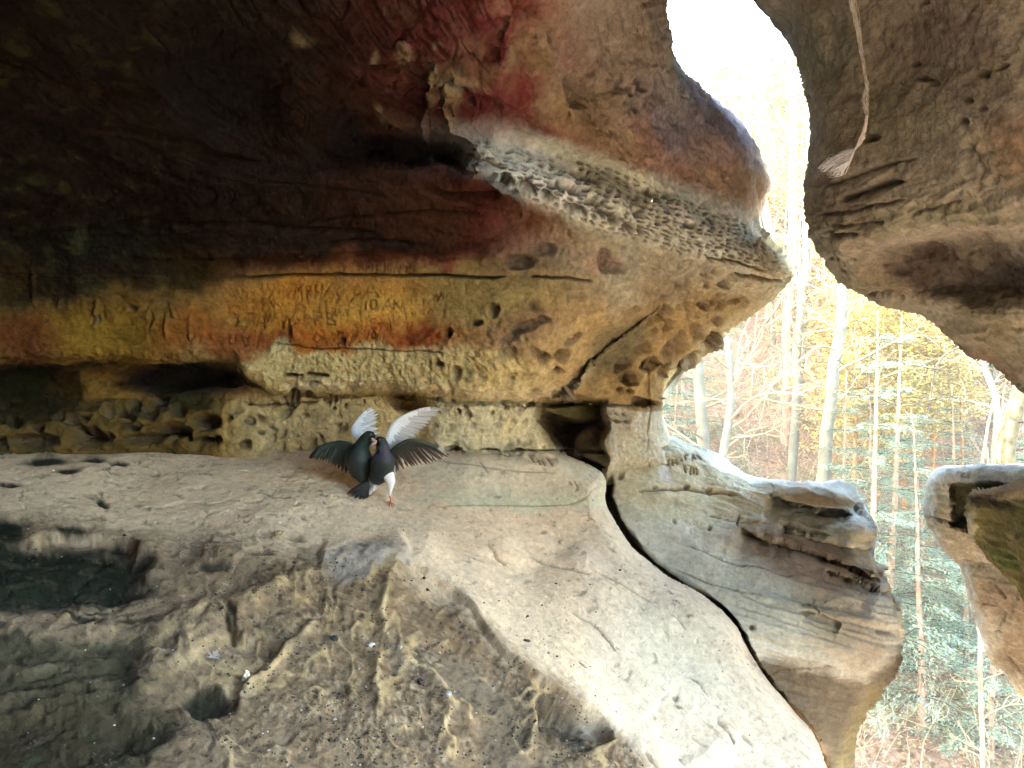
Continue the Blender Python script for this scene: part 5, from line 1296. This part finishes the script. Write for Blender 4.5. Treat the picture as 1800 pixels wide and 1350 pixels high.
def body_mesh(name, path, radii, colours, parent, flat=1.0):
    """continuous body, neck and head"""
    sp = spline([(a, b) for a, b, c in path], 8); dd = np.interp(np.linspace(0, len(path) - 1, len(sp)), range(len(path)), [c for a, b, c in path])
    C = np.array([at(a, b, d) for (a, b), d in zip(sp, dd)])
    t = np.linspace(0, len(path) - 1, len(sp))
    rr = np.interp(t, range(len(path)), radii); k = np.array([1, 2, 3, 2, 1]) / 9.
    rr = np.convolve(np.pad(rr, 2, 'edge'), k, 'valid')
    rr[0] = rr[-1] = 0.3; rr *= 3.56 / F
    col = np.array([[np.interp(x, range(len(path)), [c[j] for c in colours]) for j in range(3)] for x in t])
    tb = TB(); n = len(C); K = 22
    tan = np.gradient(C, axis=0); tan /= np.linalg.norm(tan, axis=1)[:, None]
    a = np.cross(tan, [0, 1.0, 0]); a /= np.linalg.norm(a, axis=1)[:, None]; b = np.cross(tan, a)
    ang = np.arange(K) * 2 * np.pi / K
    ring_ = C[:, None] + rr[:, None, None] * (np.cos(ang)[None, :, None] * a[:, None] + flat * np.sin(ang)[None, :, None] * b[:, None])
    idx = np.arange(n * K).reshape(n, K); nx = np.roll(idx, -1, 1)
    tb.f.append(np.stack([idx[:-1], nx[:-1], nx[1:], idx[1:]], -1).reshape(-1, 4))
    P = ring_.reshape(-1, 3)
    cc = np.repeat(col, K, 0) * (1 + 0.25 * fbm(P * 60, 3, seed=301))[:, None]
    P = P + 0.0016 * fbm(P * 90, 3, seed=302)[:, None] * np.array([1, 1, 1])
    tb.v.append(P); tb.n = n * K; tb.c.append(np.clip(cc, 0.004, 1))
    return tb.build(name, M_FEATH, parent)

def feather(tb, root, tip, w, nrm, col0, col1, edge, bend=0.0, n=7):
    root = np.asarray(root, float); tip = np.asarray(tip, float)
    ax = tip - root; L = np.linalg.norm(ax); ax /= L
    sd = np.cross(ax, nrm); sd /= np.linalg.norm(sd)
    t = np.linspace(0, 1, n)
    wd = w * np.array([0.35, 0.8, 1.0, 1.0, 0.92, 0.66, 0.08])[:n]
    c = root + ax * (t * L)[:, None] + nrm * (bend * np.sin(t * np.pi))[:, None]
    th = 0.0011
    rows = []
    for o, z in ((-1, 0.0), (0, 0.0022), (1, 0.0)):
        rows.append(c + sd * (wd * o)[:, None] + nrm * (z + th))
    back = [r - nrm * 2 * th for r in rows]
    V = np.concatenate(rows + back); i0 = tb.n
    f = []
    for a_, b_ in ((0, 1), (1, 2)):
        for k in range(n - 1):
            f.append((i0 + a_ * n + k, i0 + a_ * n + k + 1, i0 + b_ * n + k + 1, i0 + b_ * n + k))
            f.append((i0 + (b_ + 3) * n + k, i0 + (b_ + 3) * n + k + 1, i0 + (a_ + 3) * n + k + 1, i0 + (a_ + 3) * n + k))
    for k in range(n - 1):
        f.append((i0 + 3 * n + k, i0 + 3 * n + k + 1, i0 + k + 1, i0 + k)); f.append((i0 + 2 * n + k, i0 + 2 * n + k + 1, i0 + 5 * n + k + 1, i0 + 5 * n + k))
    cc = np.array(col0) * (1 - t)[:, None] + np.array(col1) * t[:, None]
    ce = cc * 0.5 + np.array(edge) * 0.5
    tb.v.append(V); tb.f.append(np.array(f)); tb.n += len(V)
    tb.c.append(np.concatenate([ce, cc, cc * .85, ce, cc, cc * .85]))

def wing(parent, lead, trail, nf, w, col0, col1, edge, cov, nrm=(0, -1, 0), covk=0.55):
    """feathers run from the arm (lead) to the trailing outline; small coverts overlap their roots"""
    nrm = np.array(nrm, float); nrm /= np.linalg.norm(nrm)
    tb = TB(); rj = np.random.RandomState(nf + len(lead))
    Ls = spline([(a, b) for a, b, c in lead], 8); Ld = np.interp(np.linspace(0, 1, len(Ls)), np.linspace(0, 1, len(lead)), [c for a, b, c in lead])
    Ts = spline([(a, b) for a, b, c in trail], 8); Td = np.interp(np.linspace(0, 1, len(Ts)), np.linspace(0, 1, len(trail)), [c for a, b, c in trail])
    Lp = np.array([at(a, b, d) for (a, b), d in zip(Ls, Ld)]); Tp = np.array([at(a, b, d) for (a, b), d in zip(Ts, Td)])
    def on(A, t):
        x = t * (len(A) - 1); k = min(int(x), len(A) - 2); return A[k] + (A[k + 1] - A[k]) * (x - k)
    for i in range(nf):
        t = i / (nf - 1)
        r0 = on(Lp, min(t * 0.86, 1)); tp = on(Tp, t); tp = r0 + (tp - r0) * rj.uniform(0.93, 1.05) + rj.normal(size=3) * 0.0035
        feather(tb, r0 - nrm * (0.004 - 0.0012 * (i % 3)), tp, w * (1.05 - 0.35 * t), nrm, col0, col1, edge, 0.006)
    for row in range(3):
        m = int(nf * 1.3)
        for i in range(m):
            t = (i + 0.5 * (row % 2)) / m
            r0 = on(Lp, t * 0.9); tp = on(Tp, t)
            k = covk * (1 - 0.28 * row)
            feather(tb, r0 + nrm * (0.002 + 0.002 * row), r0 + (tp - r0) * k, w * 0.8, nrm, cov, cov, np.array(cov) * 1.25, 0.004)
    # rounded arm along the leading edge
    tb.tube(Lp[:int(len(Lp) * 0.93)], np.linspace(0.011, 0.003, int(len(Lp) * 0.93)), 8, cov)
    return tb.build('wing', M_FEATH, parent)

def ball(name, c, r, mat, parent, sx=1, sy=1, sz=1, n=10):
    th = np.linspace(0, np.pi, n); ph = np.linspace(0, 2 * np.pi, 2 * n, endpoint=False)
    T, PH = np.meshgrid(th, ph, indexing='ij')
    P = np.stack([np.sin(T) * np.cos(PH) * sx, np.sin(T) * np.sin(PH) * sy, np.cos(T) * sz], -1) * r + np.array(c)
    idx = np.arange(P.shape[0] * P.shape[1]).reshape(P.shape[:2]); nx = np.roll(idx, -1, 1)
    f = np.stack([idx[:-1], nx[:-1], nx[1:], idx[1:]], -1).reshape(-1, 4)
    return mesh_np(name, P.reshape(-1, 3), f, mat, parent)

def beak(parent, a, b, r):
    a, b = np.array(a), np.array(b); t = np.linspace(0, 1, 7)
    p = a + (b - a) * t[:, None]; p[:, 2] -= 0.004 * t ** 2
    tb = TB(); tb.tube(p, r * np.array([1, .95, .8, .62, .45, .28, .04]), 10); bk = tb.build('beak', M_BEAK, parent)
    ball('cere', a + (b - a) * 0.16 + np.array([0, 0, r * 0.7]), r * 0.85, simple_mat('cere_white', (0.62, 0.50, 0.50), 0.7), bk, 1, 1, 0.6)
    return bk

DK = (0.014, 0.020, 0.021); DK2 = (0.020, 0.026, 0.026); GN = (0.008, 0.024, 0.019); PUR = (0.045, 0.035, 0.07); WH = (0.70, 0.70, 0.70); GR = (0.30, 0.29, 0.28); BK = (0.012, 0.014, 0.016)
def move_base(root, kids_before):
    pass

# right-hand bird
pr = empty('pigeon', (0, 0, 0))
tag(pr, 'right-hand dark pigeon with one foot down, its fanned dark wing spread to the right', 'pigeon', 'two pigeons squabbling on the ledge')
body_mesh('body', [(652, 850, 3.64), (661, 841, 3.62), (671, 826, 3.585), (675, 806, 3.56), (674, 791, 3.545), (669, 777, 3.53), (661, 774, 3.52)], [8, 14, 21, 22, 11.5, 10.5, 5],
          [WH, DK2, DK, DK2, PUR, GN, BK], pr)
beak(pr, at(663, 776, 3.52), at(653, 782, 3.50), 0.0075)
for y in (3.500, 3.556): ball('eye', at(667, 773, y), 0.0042, M_EYE, pr)
wing(pr, [(686, 795, 3.55), (700, 783, 3.53), (722, 773, 3.52), (750, 779, 3.53), (772, 789, 3.55)],
     [(690, 834, 3.58), (700, 830, 3.57), (717, 822, 3.57), (734, 819, 3.57), (752, 816, 3.57), (768, 811, 3.57), (779, 805, 3.57), (789, 798, 3.58)], 19, 0.0135,
     (0.04, 0.037, 0.03), (0.07, 0.04, 0.03), (0.85, 0.75, 0.62), (0.045, 0.05, 0.04), (0.1, -1, 0.2), 0.50)
wing(pr, [(677, 786, 3.585), (684, 758, 3.61), (700, 737, 3.64), (730, 723, 3.68), (762, 718, 3.70)],
     [(690, 792, 3.59), (705, 784, 3.61), (722, 773, 3.64), (738, 760, 3.67), (752, 748, 3.69), (762, 736, 3.71), (770, 725, 3.72), (774, 717, 3.73)], 19, 0.0150,
     (0.62, 0.60, 0.57), (0.42, 0.38, 0.34), (0.26, 0.23, 0.20), (0.68, 0.66, 0.64), (-0.1, -1, 0.1), 0.62)
def tail(parent, root, tips, w, c0, c1, edge):
    tb = TB(); n = len(tips)
    for i, tp in enumerate(tips):
        feather(tb, at(*root) + np.array([0, 0.0015 * i, 0]), at(*tp), w, np.array([0.15, -0.95, 0.3]) / 1.0, c0, c1 if i < n - 2 else WH, edge, 0.003)
    return tb.build('tail', M_FEATH, parent)
tail(pr, (664, 838, 3.615), [(610, 868, 3.60), (616, 873, 3.60), (623, 876, 3.60), (631, 878, 3.60), (638, 878, 3.60), (644, 876, 3.60), (649, 870, 3.595), (656, 864, 3.59)], 0.014, DK2, BK, (0.03, 0.03, 0.03))
tbl = TB(); lp = px3([(677, 826, 3.57), (683, 836, 3.565), (687, 848, 3.57), (686, 860, 3.575), (685, 871, 3.58)])
tbl.tube(lp, np.array([8, 11, 8, 3.8, 2.2]) * 3.57 / F, 12, WH); leg = tbl.build('leg', M_FEATH, pr)
tbf = TB(); ft = at(686.5, 883, 3.60)
tbf.tube(np.array([lp[-1], (lp[-1] + ft) / 2 + [0.002, 0, 0], ft]), [0.0042, 0.0035, 0.0042], 8)
for (u, v, d) in ((683, 894, 3.58), (690, 893, 3.57), (695, 891, 3.60), (681, 883, 3.63)):
    e = at(u, v, d); mid = (ft + e) / 2 + np.array([0, 0, 0.004]); tbf.tube(np.array([ft, mid, e]), [0.0036, 0.0030, 0.0014], 7)
tbf.build('foot', M_RED, leg)

# left-hand bird
pl = empty('pigeon', (0, 0, 0))
tag(pl, 'left-hand dark pigeon in the air, wings raised, its shadow falling on the wall beside it', 'pigeon', 'two pigeons squabbling on the ledge')
body_mesh('body', [(648, 846, 3.66), (640, 840, 3.65), (631, 822, 3.63), (628, 801, 3.60), (634, 782, 3.575), (646, 767, 3.55), (653, 769, 3.54)], [5, 13, 22, 24, 12.5, 11, 5],
          [DK, DK2, DK, DK2, (0.012, 0.032, 0.027), GN, BK], pl)
beak(pl, at(651, 771, 3.535), at(657, 781, 3.52), 0.0075)
for y in (3.512, 3.570): ball('eye', at(649, 763, y), 0.0042, M_EYE, pl)
wing(pl, [(622, 800, 3.62), (616, 783, 3.62), (596, 776, 3.63), (572, 780, 3.65), (552, 790, 3.67)],
     [(634, 842, 3.65), (622, 840, 3.65), (608, 834, 3.66), (594, 826, 3.66), (580, 816, 3.67), (566, 809, 3.68), (552, 806, 3.69), (540, 803, 3.70)], 19, 0.0145,
     (0.03, 0.04, 0.04), (0.03, 0.038, 0.036), (0.10, 0.12, 0.10), (0.028, 0.042, 0.040), (0, -1, 0.15), 0.5)
wing(pl, [(640, 784, 3.60), (622, 768, 3.62), (617, 752, 3.64), (628, 736, 3.66), (646, 720, 3.68)],
     [(650, 782, 3.61), (656, 772, 3.62), (660, 760, 3.64), (662, 748, 3.65), (662, 738, 3.67), (660, 728, 3.68), (655, 720, 3.69), (651, 715, 3.70)], 15, 0.0125,
     (0.72, 0.72, 0.72), (0.60, 0.60, 0.62), (0.32, 0.32, 0.34), (0.74, 0.75, 0.76), (0, -1, 0), 0.7)
tail(pl, (642, 838, 3.655), [(655, 852, 3.74), (650, 858, 3.74), (645, 860, 3.75), (640, 860, 3.76)], 0.012, DK2, BK, DK)

# put each bird's origin under it
for root, b in ((pr, at(687, 893, 3.60)), (pl, at(632, 842, 3.64))):
    root.location = b if root is pr else b + np.array([0.006, 0.01, -0.002])
    for ch in root.children: ch.location = [-float(x) for x in b]

# ------------------------------------------------------------------ frayed rope on the hanging rock
def rope():
    rs = np.random.RandomState(9)
    base = [(1498, -60), (1500, 0), (1507, 40), (1514, 90), (1519, 120), (1524, 150), (1521, 175), (1524, 205), (1519, 230), (1512, 250), (1503, 262)]
    D = lambda u, v: float(hang_depth(np.array([u]), np.array([v]))[0]) - 0.09
    root = empty('frayed_rope', at(1500, 0, D(1500, 0))); tag(root, 'thin pale frayed rope hanging down the bulging overhang, ending in a tattered tuft', 'rope')
    sp = spline(base, 5); C = np.array([at(a, b, D(a, b)) for a, b in sp])
    tb = TB(); n = len(C); t = np.linspace(0, 1, n)
    spread = 0.020 * np.exp(-t * 5) + 0.0028 + 0.006 * np.exp(-((t - 0.62) / 0.10) ** 2) + 0.008 * np.exp(-((t - 0.86) / 0.06) ** 2)
    for k in range(26):
        ph = rs.rand() * 6.28; fr = rs.uniform(8, 22); a = rs.uniform(0.2, 1)
        off = np.stack([np.cos(ph + fr * t), 0.5 * np.sin(ph + fr * t), 0 * t], -1) * (spread * a)[:, None] + 0.0015 * rs.normal(size=(n, 3))
        tb.tube(C + off, np.full(n, 0.0013), 4)
    o = tb.build('cord', simple_mat('rope_fibre', (0.74, 0.72, 0.68), 0.9, 0.2, 0.3, 60), root, origin=root.location); o.location = (0, 0, 0)
    tb = TB()
    c0 = C[-1]
    for k in range(170):
        f = rs.rand(); L = rs.uniform(0.45, 1.0)
        e = at(1434 + 34 * f * rs.uniform(.6, 1.1), 296 + 18 * f, D(1470, 280) + 0.10 * rs.rand() - 0.03)
        e = c0 + (e - c0) * L
        m1 = c0 + (e - c0) * 0.35 + np.array([0.0, 0, 0.010 - 0.028 * f]) + rs.normal(size=3) * 0.004
        m2 = c0 + (e - c0) * 0.7 + np.array([0.0, 0, 0.014 - 0.034 * f]) + rs.normal(size=3) * 0.006
        tb.tube(np.array([c0, m1, m2, e]), [0.0016, 0.0019, 0.0016, 0.0007], 4)
    o = tb.build('tuft', simple_mat('tuft_fibre', (0.76, 0.78, 0.84), 0.85, 0.2, 0.2, 60), root, origin=root.location); o.location = (0, 0, 0)
rope()

# ------------------------------------------------------------------ bits lying on the floor
bpy.context.view_layer.update()
from mathutils import Vector
def on_floor(u, v):
    o = Vector((0, 0, CZ)); d = (Vector(at(u, v, 1.0)) - o).normalized()
    ok, loc, nor, _ = floor.ray_cast(o, d)
    return (np.array(loc), np.array(nor)) if ok else (None, None)
def stone(name, u, v, r, col, label, cat, sq=(1, 1, 0.6), seed=0, rough=0.25):
    r = r * 0.78; rough = rough + 0.3
    p, nrm = on_floor(u, v)
    if p is None: return
    n = 14; th = np.linspace(0, np.pi, n); ph = np.linspace(0, 2 * np.pi, 2 * n, endpoint=False)
    T, PH = np.meshgrid(th, ph, indexing='ij')
    Q = np.stack([np.sin(T) * np.cos(PH), np.sin(T) * np.sin(PH), np.cos(T)], -1)
    Q = Q * (1 + rough * fbm(Q * 2 + seed, 3, seed=seed))[..., None] * np.array(sq) * r
    idx = np.arange(Q.shape[0] * Q.shape[1]).reshape(Q.shape[:2]); nx = np.roll(idx, -1, 1)
    f = np.stack([idx[:-1], nx[:-1], nx[1:], idx[1:]], -1).reshape(-1, 4)
    o = mesh_np(name, Q.reshape(-1, 3), f, simple_mat(name + '_stuff', col, 0.85, 0.25, 0.35, 120, bump=0.6, bscale=150))
    o.location = [float(x) for x in p + np.array([0, 0, r * sq[2] * 0.45])]; o.rotation_euler = (0.2, -0.15, seed)
    tag(o, label, cat)
stone('stone', 432, 1194, 0.022, (0.55, 0.47, 0.34), 'pale upright chip of stone on the tan rib at lower left', 'stone', (0.7, 0.6, 1.1), 1)
stone('stone', 588, 1124, 0.016, (0.05, 0.05, 0.055), 'small round dark stone in the dusty middle of the floor', 'stone', (1, 1, 0.8), 2)
stone('stone', 926, 1127, 0.013, (0.07, 0.055, 0.04), 'dark flat chip on the pale smooth slope', 'stone', (1.3, 0.8, 0.5), 3)
stone('shell', 652, 1135, 0.014, (0.5, 0.47, 0.40), 'small white shell fragment left of its twin on the brown dust', 'shell', (1.5, 0.8, 0.6), 4)
stone('shell', 702, 1139, 0.014, (0.48, 0.45, 0.38), 'small white shell fragment to the right of its twin on the brown dust', 'shell', (1.4, 0.9, 0.5), 5)
stone('shell', 786, 1222, 0.015, (0.42, 0.41, 0.37), 'broken whitish shell beside the dark hollow in the lower middle', 'shell', (1.2, 1, 0.7), 6, 0.5)
stone('stone', 740, 1200, 0.015, (0.06, 0.055, 0.05), 'rough dark pebble above the broken whitish shell', 'stone', (1, 1, 0.7), 8, 0.5)
stone('stone', 487, 940, 0.020, (0.26, 0.18, 0.10), 'brown crumb of rock on the edge of the pale upper floor', 'stone', (1.6, 0.9, 0.7), 7, 0.5)
stone('shell', 93, 827, 0.012, (0.85, 0.84, 0.86), 'shining white speck by the dark slots at far left', 'shell', (1.2, 0.8, 0.6), 9)
# stick
p, nrm = on_floor(1020, 1166); q, _ = on_floor(1032, 1176)
if p is not None:
    tb = TB(); tb.tube(np.array([p, (p + q) / 2 + [0, 0, .004], q]) + np.array([0, 0, 0.005]), [0.006, 0.007, 0.005], 8)
    tag(tb.build('stick', simple_mat('bare_wood', (0.60, 0.50, 0.38), 0.8)), 'short pale stub of stick on the smooth slope', 'stick')
# downy feather
def down():
    p, nrm = on_floor(375, 1160)
    rs = np.random.RandomState(5); root = p + np.array([0, 0, 0.006]); tb = TB()
    for k in range(46):
        a = rs.rand() * 6.28; L = rs.uniform(0.012, 0.034)
        b = wander(rs, root, (math.cos(a), math.sin(a) * .6, 0.35 + rs.rand() * .5), L, 4, 0.35)
        tb.tube(b, [0.0011, 0.001, 0.0008, 0.0006, 0.0004], 3)
    tag(tb.build('down_feather', simple_mat('down', (0.5, 0.5, 0.5), 0.8)), 'white wisp of down feather lying on the floor left of the tan rib', 'feather')
down()
def grit():
    rs = np.random.RandomState(17); vs_, fs_, cs_, n = [], [], [], 0
    for _ in range(6500):
        u = rs.uniform(40, 1320); v = rs.uniform(900, 1350)
        vb = np.interp(u, [0, 300, 520, 700, 790, 860, 1000, 1100, 1250], [915, 950, 958, 985, 1045, 1110, 1225, 1300, 1430])
        if v < vb and rs.rand() > 0.10: continue
        k = float(perlin(np.array([[u * .02, v * .03, 3.]], np.float32), 5)[0])
        if k < 0.12 and rs.rand() > 0.18: continue
        if u < 380 and rs.rand() > 0.35: continue
        p, nrm = on_floor(u, v)
        if p is None: continue
        r = rs.uniform(0.0012, 0.0040) * (2.0 if rs.rand() > .97 else 1)
        c = (0.34, 0.30, 0.24) if rs.rand() > 0.90 else (0.055, 0.042, 0.03)
        a = rs.rand() * 6.28
        b = np.array([(-1, -1, -.4), (1, -1, -.5), (1.1, 1, -.4), (-.9, .8, -.4), (-.5, -.6, .6), (.6, -.5, .5), (.5, .6, .7), (-.6, .4, .5)]) * rs.uniform(.6, 1.3, (8, 3)) * r
        ca, sa = math.cos(a), math.sin(a)
        b = np.stack([b[:, 0] * ca - b[:, 1] * sa, b[:, 0] * sa + b[:, 1] * ca, b[:, 2]], -1) + p + np.array([0, 0, r * .3])
        vs_.append(b); fs_.append(n + np.array([(0, 3, 2, 1), (4, 5, 6, 7), (0, 1, 5, 4), (1, 2, 6, 5), (2, 3, 7, 6), (3, 0, 4, 7)])); n += 8
        cs_.append(np.tile(np.array(c) * rs.uniform(.6, 1.4), (8, 1)))
    tag(mesh_np('grit', np.concatenate(vs_), np.concatenate(fs_), simple_mat('grit_grain', (0, 0, 0), 0.9, 0.2, attr=True), col=np.concatenate(cs_), smooth=False), 'dark grit and crumbs scattered over the dusty floor', 'grit', kind='stuff')
grit()
# ------------------------------------------------------------------ camera, sky, sun
cam_d = bpy.data.cameras.new('camera'); cam = bpy.data.objects.new('camera', cam_d); COL.objects.link(cam)
cam.location = (0, 0, CZ); cam.rotation_euler = (R(90), 0, 0)
cam_d.sensor_width = 36; cam_d.lens = 26.0; cam_d.clip_end = 2000; cam_d.clip_start = 0.05
SC.camera = cam
SUN_EL, SUN_AZ = 25.0, 272.0      # azimuth clockwise from +Y: low from the left
w = bpy.data.worlds.new('World'); SC.world = w; w.use_nodes = True
nt = w.node_tree; nt.nodes.clear()
sky = nt.nodes.new('ShaderNodeTexSky'); sky.sky_type = 'NISHITA'; sky.sun_disc = False
sky.sun_elevation = R(SUN_EL); sky.sun_rotation = R(SUN_AZ); sky.air_density = 1.0; sky.dust_density = 2.5
bg = nt.nodes.new('ShaderNodeBackground'); bg.inputs[1].default_value = 0.15
wo = nt.nodes.new('ShaderNodeOutputWorld')
wb = nt.nodes.new('ShaderNodeVectorMath'); wb.operation = 'MULTIPLY'; wb.inputs[1].default_value = (1.08, 1.0, 0.86)
nt.links.new(sky.outputs[0], wb.inputs[0]); nt.links.new(wb.outputs[0], bg.inputs[0]); nt.links.new(bg.outputs[0], wo.inputs[0])
sd = bpy.data.lights.new('sun', 'SUN'); sd.energy = 2.0; sd.angle = R(0.5); sd.color = (1.0, 0.92, 0.78)
so = bpy.data.objects.new('sun', sd); COL.objects.link(so)
az, el = R(SUN_AZ), R(SUN_EL)
from mathutils import Vector
dirv = Vector((math.sin(az) * math.cos(el), math.cos(az) * math.cos(el), math.sin(el)))
so.rotation_euler = dirv.to_track_quat('Z', 'Y').to_euler(); so.location = dirv * 30
SC.view_settings.view_transform = 'Standard'; SC.view_settings.look = 'None'; SC.view_settings.gamma = 1.0
SC.view_settings.exposure = 5.35
cy = SC.cycles
cy.max_bounces = 10; cy.volume_bounces = 1; cy.volume_step_rate = 4; cy.diffuse_bounces = 5; cy.glossy_bounces = 2; cy.transmission_bounces = 3
cy.use_denoising = True; cy.sample_clamp_indirect = 8.0; cy.use_adaptive_sampling = True; cy.adaptive_threshold = 0.01
try: cy.denoiser = 'OPENIMAGEDENOISE'
except Exception: pass
